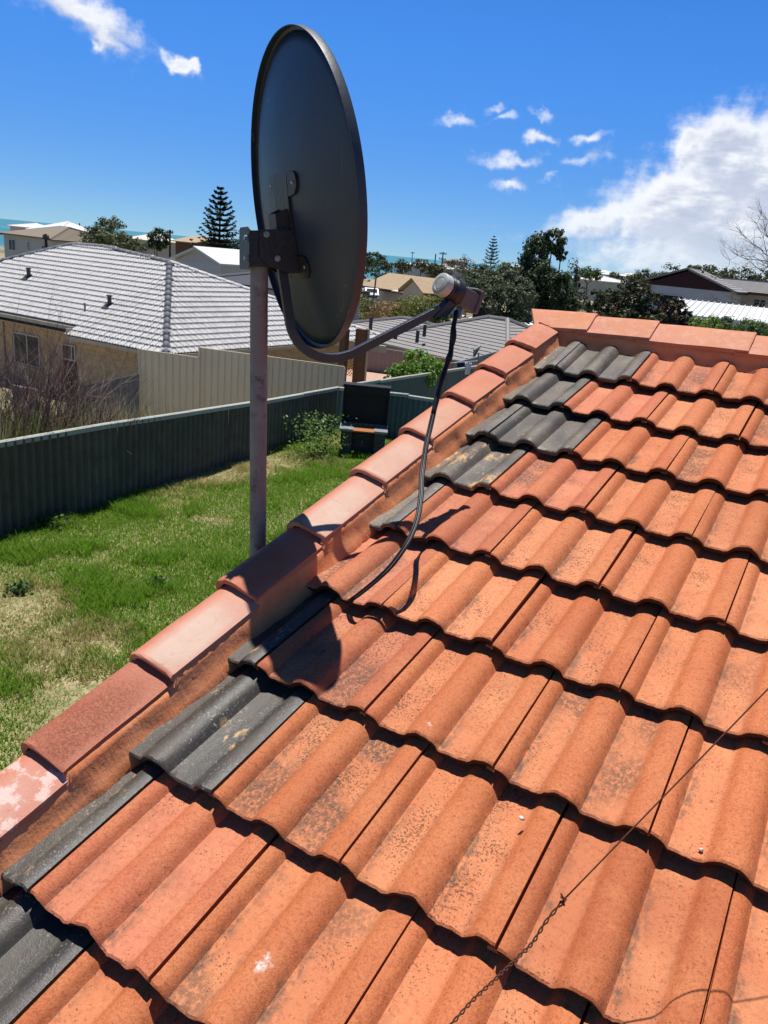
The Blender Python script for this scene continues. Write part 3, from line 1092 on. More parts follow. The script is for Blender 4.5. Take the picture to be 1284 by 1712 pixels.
# back slope: one sheet of tiles out of sight beyond the ridge
bs_ = MB()
xs = [-.16 + i * .0375 for i in range(int(5.3 / .0375))]
for r_ in range(14):
    ya, yb = RIDGE_Y + .05 + r_ * .30, RIDGE_Y + .05 + (r_ + 1) * .30 + .01
    za, zb = .862 - r_ * .0937 - .02, .862 - (r_ + 1) * .0937 + .005
    vs = []
    for i, x in enumerate(xs):
        w = .011 * math.cos(2 * math.pi * x / .15)
        vs += [(x, ya, za + w), (x, yb, zb + w), (x, yb, zb + w - .025)]
    fs = []
    for i in range(len(xs) - 1):
        a = i * 3
        fs += [(a, a + 3, a + 4, a + 1), (a + 1, a + 4, a + 5, a + 2)]
    bs_.add(vs, fs)
m, t, bs, out = mat_new('orange_tile_plain')
bs.inputs['Base Color'].default_value = (.48, .155, .062, 1); bs.inputs['Roughness'].default_value = .75
kind(bs_.build('back_slope_tile', m, roof), 'stuff')


# verge caps: arched concrete caps lapping down the gable edge
def cap_profile(flip=1):
    o = [(-.111, .010), (-.128, .0165), (-.155, .0245), (-.185, .0325), (-.203, .0350), (-.220, .0325), (-.234, .025), (-.243, .014), (-.248, .0), (-.252, -.03), (-.256, -.07)]
    i = [(x + (.011 if k > 5 else .003), h - (.006 if k > 7 else .014)) for k, (x, h) in enumerate(o)]
    i[0] = (-.113, -.002)
    return o, i


def make_cap(name, o, i, L, lift, seed, mat, axis):
    """o, i: outer and inner section; L long; lower end lifted; axis maps (u, along, h) to world"""
    rs = random.Random(seed)
    vs, fs = [], []
    n = len(o)
    st_ = [0, .004, .012, L * .3, L * .6, L]
    for j, s in enumerate(st_):
        k = lift * (1 - s / L)
        for q, (x, h) in enumerate(o):
            e = .0025 if j == 0 else 0
            vs.append(axis(x + rs.gauss(0, .0006), s + (rs.gauss(0, .0012) if j < 2 else 0), h + k - e + rs.gauss(0, .0005)))
    m0 = len(vs)
    for j, s in enumerate((0, L)):
        k = lift * (1 - s / L)
        for q, (x, h) in enumerate(i):
            vs.append(axis(x, s + .001, h + k))
    for j in range(len(st_) - 1):
        for q in range(n - 1):
            a = j * n + q
            fs.append((a, a + n, a + n + 1, a + 1))
    for q in range(n - 1):
        fs.append((q, q + 1, m0 + q + 1, m0 + q))
        fs.append((m0 + q, m0 + q + 1, m0 + n + q + 1, m0 + n + q))
        b = (len(st_) - 1) * n + q
        fs.append((b, m0 + n + q, m0 + n + q + 1, b + 1))
    for q in (0, n - 1):
        f = [j * n + q for j in range(len(st_))] + [m0 + n + q, m0 + q]
        fs.append(tuple(f))
    me = bpy.data.meshes.new(name); me.from_pydata(vs, [], fs)
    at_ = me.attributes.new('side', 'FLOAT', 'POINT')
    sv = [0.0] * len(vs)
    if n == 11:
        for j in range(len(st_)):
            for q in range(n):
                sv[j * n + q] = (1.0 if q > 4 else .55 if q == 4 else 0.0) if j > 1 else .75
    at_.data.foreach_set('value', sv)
    fixn(me)
    me.shade_smooth(); me.set_sharp_from_angle(angle=R(38)); me.materials.append(mat)
    return me


ENDS = [-1.31, -1.01, -.71, -.41, -.115, .187, .478, .778, 1.07, 1.395, 1.70, 2.005, 2.285, 2.56, 2.82]
PALE = (.60, .285, .190)
CAPCOL = {-.115: ((.50, .26, .20), .6), .187: ((.33, .095, .045), .0), .478: ((.53, .375, .295), .0), .778: ((.44, .15, .08), .0), 1.07: ((.53, .365, .28), .0),
          1.395: ((.52, .335, .25), .0), 1.70: ((.50, .27, .185), .0), 2.005: ((.50, .20, .115), .0), 2.285: ((.48, .18, .10), .0)}
CAPLAB = {-.115: 'pinkish cap with white paint splashes', .187: 'rough brownish orange cap', .778: 'darker red brown cap beside the pole'}
cap_o, cap_i = cap_profile()
for q in range(len(ENDS) - 1):
    s0, s1 = ENDS[q], ENDS[q + 1]
    dx = rt.gauss(0, .004)
    sk = rt.gauss(0, .008)
    o = link('verge_cap', make_cap('verge_cap', cap_o, cap_i, s1 - s0 + .055, .027, q, M_CAPR if abs(s0 - .187) < .01 else M_CAP, lambda x, s, h: RF(x + dx + sk * (s - .15), s0 + s, h)), roof)
    cc_, al = CAPCOL.get(s0, ((.47, .17, .09), .1))
    o.color = cc_ + (al,)
    if s0 in CAPLAB:
        o['label'] = CAPLAB[s0]
# mortar bedding between caps and tiles, and under each cap's lower end
rs = random.Random(3)
mo = MB()
ns = 330
vs, fs = [], []
for k in range(ns + 1):
    s = -1.45 + (2.82 + 1.45) * k / ns
    # which cap
    q = max(i for i in range(len(ENDS)) if ENDS[i] <= s) if s >= ENDS[0] else 0
    u = 0 if q >= len(ENDS) - 1 else (s - ENDS[q]) / (ENDS[q + 1] - ENDS[q])
    hc = .006 + .024 * (1 - u)
    wob = .0012 * math.sin(s * 37) * math.sin(s * 11) + rs.gauss(0, .0003)
    low = .002 * math.sin(s * 23 + 1) + .0015 * math.sin(s * 61) + rs.gauss(0, .0008)
    g_ = lambda v: rs.gauss(0, v)
    vs += [RF(-.124, s, hc + .004), RF(-.1105 + g_(.0003), s, hc - .003 + g_(.0003)), RF(-.1065 + wob * .4 + g_(.0004), s, hc * .5 - .004 + g_(.0003)),
           RF(-.1025 + wob * .7 + g_(.0004), s, -.010 + g_(.0003)), RF(-.0975 + wob + low * .5 + g_(.0003), s, -.022), RF(-.091 + wob + low, s, -.036), RF(-.081 + wob + low, s, -.050), RF(-.077 + wob + low, s, -.09)]
for k in range(ns):
    for i in range(7):
        a = k * 8 + i
        fs.append((a, a + 1, a + 9, a + 8))
mo.add(vs, fs)
mortar = mo.build('mortar_bed', M_MORTAR, roof, True)
for q in range(len(ENDS)):
    s0 = ENDS[q] + .006
    mf = MB()
    vs = []
    nn = 12
    for i in range(nn + 1):
        u = i / nn
        x = -.112 - .092 * u
        ht = .006 + .024 * u + .016
        hb = -.03 + .035 * u
        for j in range(6):
            w = j / 5
            vs.append(RF(x, s0 + .006 + rs.gauss(0, .0022) - .010 * w * (1 - u), ht * (1 - w) + hb * w))
    fs = [(i * 6 + j, i * 6 + j + 1, (i + 1) * 6 + j + 1, (i + 1) * 6 + j) for i in range(nn) for j in range(5)]
    # side returning to the bed
    mf.add(vs, fs)
    mf.build('mortar_plug', M_MORTAR, roof, True)

# ridge caps
RZ = .940
rc_o = [(-.128, -.066), (-.10, -.050), (-.05, -.0235), (-.018, -.006), (0, -.001), (.018, -.006), (.05, -.0235), (.10, -.050), (.128, -.066)]
rc_i = [(x * .97, h - .015) for x, h in rc_o]
RX = [-.245, .012, .277, .656, 1.02, 1.385, 1.75, 2.115, 2.48, 2.85, 3.21, 3.57, 3.94, 4.30, 4.67]
RCC = [(.52, .20, .085), (.49, .185, .09), (.52, .21, .105), (.53, .205, .09)]
for q in range(len(RX) - 1):
    x0, x1 = RX[q], RX[q + 1]
    # each cap's right end rides over the next one
    o = link('ridge_cap', make_cap('ridge_cap', rc_o, rc_i, x1 - x0 + .05, .013, 50 + q, M_CAP,
             lambda y, s, h: Vector((x1 - s + (s / .33 * abs(y) / .128 * .08 if q == 0 else 0), RIDGE_Y + y, RZ + h - .006))), roof)
    o.color = RCC[q % 4] + (.12,)
rm = MB()
vs, fs = [], []
ns = 260
for k in range(ns + 1):
    x = -.15 + 5.15 * k / ns
    wv_ = .010 * math.cos(2 * math.pi * (x - .135) / .15)
    z1 = RZ - .070 + rs.gauss(0, .0006)
    sag = .003 * math.sin(x * 41) + .002 * math.sin(x * 97)
    vs += [(x, RIDGE_Y - .100, z1 + .004), (x, RIDGE_Y - .118 + rs.gauss(0, .0008), z1 - .006), (x, RIDGE_Y - .121 + rs.gauss(0, .0012), z1 - .020), (x, RIDGE_Y - .124 + rs.gauss(0, .0012), z1 - .034),
           (x, RIDGE_Y - .130 + sag + rs.gauss(0, .0012), z1 - .050 + wv_ * .7), (x, RIDGE_Y - .142 + sag + rs.gauss(0, .0015), z1 - .062 + wv_), (x, RIDGE_Y - .140, z1 - .11)]
for k in range(ns):
    for i in range(6):
        a = k * 7 + i
        fs.append((a, a + 7, a + 8, a + 1))
rm.add(vs, fs)
rm.build('ridge_mortar', M_MORTAR, roof, True)
for q in range(1, len(RX)):
    mf = MB()
    x = RX[q] + .004
    vs, nn = [], 8
    for i in range(nn + 1):
        y = -.120 + .24 * i / nn
        top = RZ - .016 - abs(y) * .52
        for j in range(3):
            vs.append((x + rs.gauss(-.004, .002), RIDGE_Y + y, top - .03 * j))
    mf.add(vs, [(i * 3 + j, i * 3 + j + 1, i * 3 + j + 4, i * 3 + j + 3) for i in range(nn) for j in range(2)])
    mf.build('ridge_mortar_joint', M_MORTAR, roof, True)

# gable wall, barge board, front wall, gutter
gw = MB()
gw.prism([(-.13, -2.3, GY - .2), (-.13, -2.3, -1.0), (-.13, RIDGE_Y, .72), (-.13, RIDGE_Y + 4.9, -.82), (-.13, RIDGE_Y + 4.9, GY - .2)], (.11, 0, 0))
gw.box((2.6, -2.25, (GY - 1.0) / 2), (5.2, .11, abs(GY) - 1.0 + .2))
gw.build('wall', M_HOUSEBRICK, house)
bb = MB()
for a, b in (((-.2, -2.62), (-.2, 2.72)),):
    p = [RF(-.215, -2.62, -.03), RF(-.215, 2.70, -.03), RF(-.215, 2.70, -.22), RF(-.215, -2.62, -.22)]
    bb.prism(p, (.025, 0, 0))
bb.build('barge_board', M_TRIM, house)
gt = MB()
gt.prism([RF(-.2, -2.62, -.07) + Vector((0, 0, 0)), RF(-.2, -2.62, -.07) + Vector((0, -.11, -.0)), RF(-.2, -2.62, -.07) + Vector((0, -.11, -.10)), RF(-.2, -2.62, -.07) + Vector((0, 0, -.10))], (5.4, 0, 0))
gt.build('gutter', M_TRIM, house)

# ------------------------------------------------------------------ satellite dish on its pole
DC = Vector((-.2985, 1.0911, 1.2244))
Dn = Vector((.5034, .8490, .1603)); Ds = Vector((.8580, -.5132, .0237)); Du = Vector((-.1024, -.1256, .9868))


def D(s, u, n):
    return DC + Ds * s + Du * u + Dn * n


dish = thing('satellite_dish', 'dark grey satellite dish on galvanised pole at the roof verge', 'satellite dish', (-.33, .985, GY))
HH, WW = .383, .352
DEP = .062


def dish_z(r):
    return -DEP * (1 - r * r)


vs, fs = [], []
nr, na = 14, 72
vs.append(D(0, 0, dish_z(0)))
for i in range(1, nr + 1):
    r_ = i / nr * .975
    for k in range(na):
        an = 2 * math.pi * k / na
        vs.append(D(WW * r_ * math.cos(an), HH * r_ * math.sin(an), dish_z(r_)))
for k in range(na):
    fs.append((0, 1 + (k + 1) % na, 1 + k))
for i in range(nr - 1):
    for k in range(na):
        a = 1 + i * na + k; b = 1 + i * na + (k + 1) % na
        fs.append((a, b, b + na, a + na))
dm = MB().add(vs, fs)
o = dm.build('reflector', M_DISHBACK, dish, True)
md = o.modifiers.new('thickness', 'SOLIDIFY'); md.thickness = .0016; md.offset = 0
# rolled rim, turned back towards the rear
rp = [(.972, -.004), (.982, .0015), (.995, .001), (1.0, -.005), (1.0, -.022), (.994, -.022), (.993, -.006), (.984, -.004)]
vs, fs = [], []
for k in range(96):
    an = 2 * math.pi * k / 96
    for (r_, n_) in rp:
        vs.append(D(WW * r_ * math.cos(an), HH * r_ * math.sin(an), n_))
q = len(rp)
for k in range(96):
    for i in range(q):
        a = k * q; b = ((k + 1) % 96) * q
        fs.append((a + i, a + (i + 1) % q, b + (i + 1) % q, b + i))
MB().add(vs, fs).build('rim', M_DISHBACK, dish, angle=35, fix=True)
# pole
PT = Vector((-0.353, 0.979, 1.061)); PBs = Vector((-0.315, 0.973, 0.299))
pdir = (PT - PBs).normalized()
pole = MB()
pole.tube([PBs - pdir * .75, PBs - pdir * .3, PBs, PBs + (PT - PBs) * .5, PT, PT + pdir * .07], .0232, 24)
pole = pole.build('pole', M_GALV, dish, angle=40)
for hgt in (-.32, -.62):
    c = PBs + pdir * hgt
    st_ = MB().box(c + Vector((.045, 0, 0)), (.12, .03, .045))
    st_.lathe(c - pdir * .02, pdir, [(0, .030), (.04, .030)], 16)
    st_.build('wall_strap', M_GALV, dish)
# mounting bracket: clamp, cheek plates, spine and tabs
ptop = PT + pdir * .03
a_n = (Dn - pdir * Dn.dot(pdir)).normalized()        # horizontal, towards the dish
a_s = a_n.cross(pdir).normalized()
Bm = Matrix((a_s, a_n, pdir)).transposed()


def BL(s, n, z):
    return ptop + a_s * s + a_n * n + pdir * z


br = MB()
# U-shaped saddle round the pole top with a rear plate
for sgn in (-1, 1):
    br.box(BL(sgn * .029, .012, -.002), (.004, .088, .086), Bm)
br.box(BL(0, -.033, -.002), (.072, .004, .082), Bm)
br.box(BL(0, .030, .036), (.058, .05, .004), Bm)
br.prism([BL(-.040, -.037, -.047), BL(-.040, -.037, .043), BL(-.032, -.037, .049), BL(.032, -.037, .049), BL(.040, -.037, .043), BL(.040, -.037, -.047), BL(.032, -.037, -.053), BL(-.032, -.037, -.053)], a_n * -.003)
bracket = br.build('mounting_bracket', M_BLACKMETAL, dish)
ch = MB()
for sgn in (-1, 1):
    x = sgn * .0335
    ch.prism([BL(x, -.012, .044), BL(x, .06, .050), BL(x, .112, .040), BL(x, .112, -.052), BL(x, .066, -.058), BL(x, .010, -.040), BL(x, -.012, -.020)], a_s * (sgn * .003))
ch.build('cheek_plate', M_BLACKMETAL, bracket)
for (s, n, z) in ((.0385, .006, .034), (.0385, .036, -.022), (-.0385, .006, .034), (-.0385, .036, -.022)):
    bt = MB().lathe(BL(s - (.003 if s > 0 else -.003), n, z), a_s * (1 if s > 0 else -1), [(0, .0085), (.003, .0085), (.0032, .006), (.008, .006)], 6)
    bt.build('bolt', M_BOLT, bracket)
for (z) in (.022, -.026):
    bt = MB().lathe(BL(.028, -.040, z), -a_n, [(0, .009), (.003, .009), (.0032, .0062), (.009, .0062)], 6)
    bt.build('bolt', M_BOLT, bracket)
# spine channel against the dish back, with ears riveted to the reflector


def back_n(s, u):
    return -DEP * (1 - (s / WW) ** 2 - (u / HH) ** 2) - .002


sp = MB()
for sgn in (-1, 1):
    sp.prism([D(sgn * .027, -.020, back_n(.027, -.020)), D(sgn * .027, -.032, -.096), D(sgn * .027, -.150, -.098), D(sgn * .027, -.185, back_n(.027, -.185))], Ds * (.0025 * sgn))
sp.prism([D(-.027, -.032, -.096), D(.027, -.032, -.096), D(.027, -.150, -.098), D(-.027, -.150, -.098)], Dn * -.0025)
sp.build('spine_channel', M_BLACKMETAL, bracket)
for sgn in (1,):
    vs = []
    for k in range(9):
        u_ = -.19 + .253 * k / 8
        for s_ in (-.046, .046):
            vs.append(D(sgn * s_, u_, back_n(sgn * s_, u_) - .0012)); vs.append(D(sgn * s_, u_, back_n(sgn * s_, u_) - .0055))
    fs = []
    for k in range(8):
        a = k * 4
        for i, j in ((0, 1), (1, 3), (3, 2), (2, 0)):
            fs.append((a + i, a + j, a + 4 + j, a + 4 + i))
    fs += [(0, 1, 3, 2), (32, 33, 35, 34)]
    MB().add(vs, fs).build('backing_plate', M_BLACKMETAL, bracket, fix=True)
for u0, s_end in ((.035, .098), (-.165, .098)):
    for sgn in (-1, 1):
        er = MB()
        pts, pl = [], []
        outline = [(.034, -.028), (.034, .028), (s_end - .02, .028), (s_end - .006, .022), (s_end, .008), (s_end - .002, -.010), (s_end - .014, -.024), (.06, -.028)]
        poly = [D(sgn * s, u0 + u, back_n(s, u0 + u) - .0012) for s, u in outline]
        n_ = len(poly)
        vs = poly + [p - Dn * .004 for p in poly]
        er.add(vs, [tuple(range(n_)), tuple(range(n_, 2 * n_))[::-1]] + [(i, (i + 1) % n_, n_ + (i + 1) % n_, n_ + i) for i in range(n_)])
        er.build('mounting_ear', M_BLACKMETAL, bracket, fix=True)
        rv = MB().lathe(D(sgn * (s_end - .022), u0 + .002, back_n(s_end, u0) - .0052), -Dn, [(0, .006), (.002, .006), (.004, .003)], 10)
        rv.build('rivet', M_BOLT, bracket)
# bent arm from the spine under the dish to the receiver
def bez(p0, p1, p2, p3, n=12):
    o = []
    for i in range(n + 1):
        t_ = i / n; q = 1 - t_
        o.append(p0 * q ** 3 + p1 * 3 * q * q * t_ + p2 * 3 * q * t_ * t_ + p3 * t_ ** 3)
    return o


AS_ = .038
pA, pB = D(.012, -.10, -.094), D(.030, -.305, -.092)
pC, pD_ = D(AS_, -.408, .075), D(AS_ + .006, -.318, .365)
path = [pA, pA.lerp(pB, .5)] + bez(pB, D(.034, -.375, -.085), D(.036, -.428, -.025), pC, 12)[0:] + [pC.lerp(pD_, .33), pC.lerp(pD_, .66), pD_]
vs, fs = [], []
wS, hS = .0085, .0112
for i, p in enumerate(path):
    t_ = (path[min(i + 1, len(path) - 1)] - path[max(i - 1, 0)]).normalized()
    a = (Ds - t_ * Ds.dot(t_)).normalized(); b = t_.cross(a)
    for (x, y_) in ((-wS, -hS), (-wS * .75, -hS * 1.08), (wS * .75, -hS * 1.08), (wS, -hS), (wS, hS), (wS * .75, hS * 1.08), (-wS * .75, hS * 1.08), (-wS, hS)):
        vs.append(p + a * x + b * y_)
for i in range(len(path) - 1):
    for k in range(8):
        fs.append((i * 8 + k, i * 8 + (k + 1) % 8, (i + 1) * 8 + (k + 1) % 8, (i + 1) * 8 + k))
fs += [tuple(range(8))[::-1], tuple(range((len(path) - 1) * 8, len(path) * 8))]
MB().add(vs, fs).build('feed_arm', M_ARM, dish, angle=30, fix=True)
# receiver at the focus
LP_ = Vector((-0.045, 1.425, 1.037))
ax = (D(.10, -.03, -.03) - LP_).normalized()       # looks at the dish
side = ax.cross(Vector((0, 0, 1))).normalized(); upv = side.cross(ax)
Lm = Matrix((side, ax, upv)).transposed()
rc = MB().lathe(LP_ + ax * .016, -ax, [(-.0004, .005), (.0, .016), (.0012, .017), (.0012, .0185), (.0, .0195), (.0006, .0275), (.0022, .0308), (.0055, .0325), (.026, .0332), (.029, .031)], 40)
recv = rc.build('receiver', M_WHITEPL, dish, angle=24)
MB().lathe(LP_ - ax * .018, -ax, [(0, .030), (.006, .0335), (.012, .030), (.018, .0335), (.024, .030), (.034, .026), (.052, .024)], 28).build('horn', M_BLACKMETAL, recv, angle=35)
bx = MB().box(LP_ - ax * .094 - upv * .004, (.052, .062, .056), Lm)
bx.box(LP_ - ax * .129 + upv * .002, (.062, .016, .070), Lm)
o = bx.build('receiver_body', M_GREYPL, recv)
md = o.modifiers.new('round', 'BEVEL'); md.width = .005; md.segments = 3
MB().box(LP_ - ax * .12 + upv * .0345, (.05, .03, .003), Lm).build('label_strip', M_WHITEPL, recv)
cl_ = MB()
cl_.lathe(LP_ - ax * .036, -ax, [(0, .036), (.024, .036)], 24)
hold = LP_ - ax * .045 - upv * .03
cl_.prism([hold + ax * .014 + side * -.014, hold - ax * .018 + side * -.014, pD_ - Du * .022 + side * -.014 + Dn * .016, pD_ - Du * .02 + side * -.014 - Dn * .03], side * .028)
cl_.build('arm_clamp', M_BLACKMETAL, recv, fix=True)
plug0 = LP_ - ax * .092 - upv * .03
for dx in (-.009, .009):
    MB().lathe(plug0 + side * dx, -upv, [(0, .0075), (.018, .0075), (.0185, .006), (.034, .006)], 12).build('cable_plug', M_BOLT, recv)

# ------------------------------------------------------------------ cable from the receiver down under a tile
cb = thing('antenna_cable', 'twin black cable hanging from the dish receiver to the tiles', 'cable', (0.009, 1.424, 0.953))
CP1 = [(-0.009, 1.456, 0.969), (0.002, 1.434, 0.926), (0.010, 1.419, 0.873), (0.011, 1.397, 0.826), (0.014, 1.367, 0.781), (0.020, 1.337, 0.733), (0.027, 1.311, 0.692)]
CP2 = [(0.027, 1.311, 0.692), (0.037, 1.280, 0.653), (0.050, 1.243, 0.616), (0.070, 1.198, 0.573), (0.091, 1.156, 0.544), (0.117, 1.112, 0.515), (0.148, 1.048, 0.476), (0.161, 1.000, 0.443), (0.163, 0.961, 0.414), (0.151, 0.925, 0.374), (0.125, 0.907, 0.335), (0.093, 0.896, 0.296), (0.069, 0.892, 0.270), (0.040, 0.919, 0.241)]


def smooth(p, n=4):
    p = [Vector(v) for v in p]; o = []
    for i in range(len(p) - 1):
        p0, p1, p2, p3 = p[max(i - 1, 0)], p[i], p[i + 1], p[min(i + 2, len(p) - 1)]
        for k in range(n):
            t_ = k / n
            o.append(.5 * ((2 * p1) + (p2 - p0) * t_ + (2 * p0 - 5 * p1 + 4 * p2 - p3) * t_ ** 2 + (3 * p1 - p0 - 3 * p2 + p3) * t_ ** 3))
    o.append(p[-1]); return o


c1 = smooth(CP1)
MB().tube(c1, [.0062 + .0022 * math.sin(i * 1.3) * (1 if i < 12 else .3) + (.0016 if i > 8 else 0) for i in range(len(c1))], 10).build('taped_bundle', M_CABLE, cb, True)
MB().tube([v + Vector((-.009 * math.sin(math.pi * i / 12), .0, 0)) for i, v in enumerate(c1[:13])], .0034, 8).build('cable_strand', M_CABLE, cb, True)
c2 = smooth(CP2)
sd = Vector(_R)
MB().tube([v + sd * .0042 for v in c2], .0037, 10).build('cable_strand', M_CABLE, cb, True)
MB().tube([v - sd * .0036 for v in c2], .0037, 10).build('cable_strand', M_CABLE, cb, True)
MB().tube([v + sd * .0004 - _F * .0045 for v in c2], .0007, 6).build('highlight_line', M_CABLEHI, cb, True)  # thin pale tube added on the near side as the cables' highlight
# ------------------------------------------------------------------ wires and crumbs on the tiles
w1 = thing('rusty_wire', 'rusty guy wire strung over the tiles with its lower end twisted', 'wire', (0.837, 0.287, 0.249))
a, b = Vector((1.089, 0.641, 0.673)), Vector((0.837, 0.287, 0.248))
MB().tube([a.lerp(b, i / 10) for i in range(11)], .0013, 6).build('straight_strand', M_WIRE, w1, True)
tw_ = smooth([(0.840, 0.290, 0.251), (0.825, 0.268, 0.221), (0.815, 0.248, 0.189), (0.803, 0.231, 0.170), (0.792, 0.216, 0.153), (0.780, 0.200, 0.135), (0.766, 0.182, 0.115), (0.753, 0.163, 0.091), (0.735, 0.136, 0.057), (0.697, 0.080, -0.016)], 14)
for ph in (0, math.pi):
    p = []
    for i, v in enumerate(tw_):
        an = i * .62 + ph
        p.append(v + Vector((math.cos(an), math.sin(an) * .6, math.sin(an) * .8)) * .0019)
    MB().tube(p, .0012, 6).build('twisted_strand', M_WIRE, w1, True)
kn = [Vector((0.837, 0.287, 0.249)) + Vector((math.cos(i * .9) * .0035, math.sin(i * .9) * .0035, .0012 * i - .008)) for i in range(15)]
MB().tube(kn, .0013, 6).build('knot', M_WIRE, w1, True)
MB().tube([(0.839, 0.288, 0.249), (0.837, 0.284, 0.257), (0.834, 0.279, 0.266)], .0013, 6).build('cut_end', M_WIRE, w1)


def crumb(c, r, label, name, seed):
    rs_ = random.Random(seed)
    mb = MB().lathe(c, (0, 0, 1), [(-.5 * r, .5 * r), (-.2 * r, r), (.25 * r, .85 * r), (.5 * r, .35 * r)], 9)
    mb.V = [tuple(Vector(v) + Vector((rs_.gauss(0, .13), rs_.gauss(0, .13), rs_.gauss(0, .1))) * r) for v in mb.V]
    return tag(mb.build(name, M_PEBBLE, None, True), label, name.replace('_', ' '))


crumb((0.688, 0.543, 0.144), .0055, 'small pale pebble resting in a tile pan', 'pebble', 1)
crumb((0.985, 0.629, 0.173), .0045, 'white mortar chip beside a tile roll near the guy wire', 'mortar_chip', 2)

# ------------------------------------------------------------------ fences of the yard
def polyline(pts, step):
    """resample a list of (base, top) pairs at a fixed step"""
    out_ = []
    L = [0]
    for a_, b_ in zip(pts[:-1], pts[1:]):
        L.append(L[-1] + (Vector(b_[0]) - Vector(a_[0])).length)
    n_ = int(L[-1] / step)
    for k in range(n_ + 1):
        s = k * step
        i = max(0, min(len(pts) - 2, next((j for j in range(len(L) - 1) if L[j + 1] >= s), len(pts) - 2)))
        u = (s - L[i]) / (L[i + 1] - L[i])
        out_.append((Vector(pts[i][0]).lerp(Vector(pts[i + 1][0]), u), Vector(pts[i][1]).lerp(Vector(pts[i + 1][1]), u)))
    return out_


def corrugated(name, label, pts, sheet, pitch, amp, mat, capmat, capw=.06, caph=.07, sub=8, group=None, gap=.012, posts=False, caplen=2.0, jit=.0):
    """pts: list of (base, top). Sheets and capping lengths are parts."""
    f = thing(name, label, 'fence', pts[0][0], group)
    st = polyline(pts, pitch / sub)
    per = int(round(sheet / pitch)) * sub
    rs_ = random.Random(len(st))
    for k0 in range(0, len(st) - sub, per):
        mb = MB()
        seg_ = st[k0:k0 + per + 1]
        if len(seg_) < 3:
            continue
        ph = rs_.uniform(-.006, .006)
        lean = rs_.gauss(0, jit)
        vs, fs = [], []
        for i, (b_, t_) in enumerate(seg_):
            j = min(i, len(seg_) - 2)
            d_ = (seg_[j + 1][0] - seg_[j][0]).normalized()
            nrm = Vector((d_.y, -d_.x, 0))
            o_ = nrm * (amp * math.cos(2 * math.pi * i / sub) + ph)
            vs += [b_ + o_ - Vector((0, 0, .1)), t_ + o_ + nrm * lean]
        th_ = Vector((0, 0, 0))
        n0 = len(vs)
        d_ = (seg_[-1][0] - seg_[0][0]).normalized(); nb = Vector((d_.y, -d_.x, 0)) * -.007
        back = [Vector(v) + nb for v in vs]
        tops = [vs[2 * i + 1] for i in range(len(seg_))] + [back[2 * i + 1] for i in range(len(seg_))]
        ns_ = len(seg_)
        for i in range(ns_ - 1):
            fs.append((2 * i, 2 * i + 2, 2 * i + 3, 2 * i + 1))
            fs.append((n0 + 2 * i + 1, n0 + 2 * i + 3, n0 + 2 * i + 2, n0 + 2 * i))
            fs.append((2 * n0 + i, 2 * n0 + i + 1, 2 * n0 + ns_ + i + 1, 2 * n0 + ns_ + i))
        mb.add(vs + back + tops, fs)
        o = mb.build('fence_sheet', mat, f, True)
        if posts:
            b_, t_ = seg_[0]
            MB().tube([b_ - Vector((0, 0, .1)), t_ - Vector((0, 0, .05))], .02, 6).build('post', mat, f)
    cst = polyline(pts, caplen)
    cst.append((Vector(pts[-1][0]), Vector(pts[-1][1])))
    for (b0, t0), (b1, t1) in zip(cst[:-1], cst[1:]):
        if (t1 - t0).length < .1:
            continue
        d_ = (t1 - t0).normalized(); nrm = Vector((d_.y, -d_.x, 0)).normalized()
        up = Vector((0, 0, rs_.gauss(.0, .011)))
        mb = MB()
        sec = [(-capw / 2, -caph), (-capw / 2, 0), (-capw * .25, .016), (capw * .25, .016), (capw / 2, 0), (capw / 2, -caph), (capw / 2 - .008, -caph), (capw / 2 - .008, -.01), (-capw / 2 + .008, -.01), (-capw / 2 + .008, -caph)]
        mb.prism([t0 + up + nrm * x + Vector((0, 0, z)) for x, z in sec], (t1 - t0) * .996)
        mb.build('capping', capmat, f)
    return f


ZT = lambda p, h: (p[0], p[1], p[2] + h)
fa, fb_, fc, fd = (-8.777, 5.575, -3.200), (-8.895, 7.642, -3.200), (-9.313, 11.216, -3.200), (-9.669, 15.195, -3.200)
f0 = (FL[0][0], FL[0][1], GY)
corrugated('corrugated_fence', 'weathered dark grey corrugated fence along the lawn', [(f0, ZT(f0, 1.40)), (fa, ZT(fa, 1.365)), (fb_, ZT(fb_, 1.345)), (fc, ZT(fc, 1.18)), (fd, ZT(fd, 1.10))], 1.02, .146, .032, M_FIBRO, M_FIBROCAP, capw=.095, jit=.02)
gA = (-9.943, 15.627, -2.210); gB = (-8.585, 15.722, -2.086); gC = (-7.295, 15.745, -2.047); gD = (-4.742, 16.010, -1.994)
bz = lambda p, z=GY: (p[0], p[1], z)
corrugated('corrugated_fence', 'dark green corrugated fence across the back of the yard behind the barbecue', [(bz(gA), gA), (bz(gB), gB), (bz(gC), gC), (bz(gD), gD), ((6.5, 24.2, GY), (6.5, 24.2, GY + 1.1))], 1.02, .146, .030, weathered('green_fence_sheet', (.10, .16, .15), .2, 2, .7, .15, 60, .3), M_FIBROCAP, capw=.09, jit=.008)
hA, hB, hC = (-10.173, 16.213, -2.240), (-10.484, 21.212, -2.346), (-10.514, 25.424, -2.395)
corrugated('corrugated_fence', 'corrugated fence running away behind the back corner of the yard', [(bz(hA, -4.4), hA), (bz(hB, -4.9), hB), (bz(hC, -5.2), hC)], 1.02, .16, .024, weathered('green_fence_sheet', (.10, .15, .135), .2, 2, .7, .15, 60, .3), M_FIBROCAP, capw=.09, jit=.008)

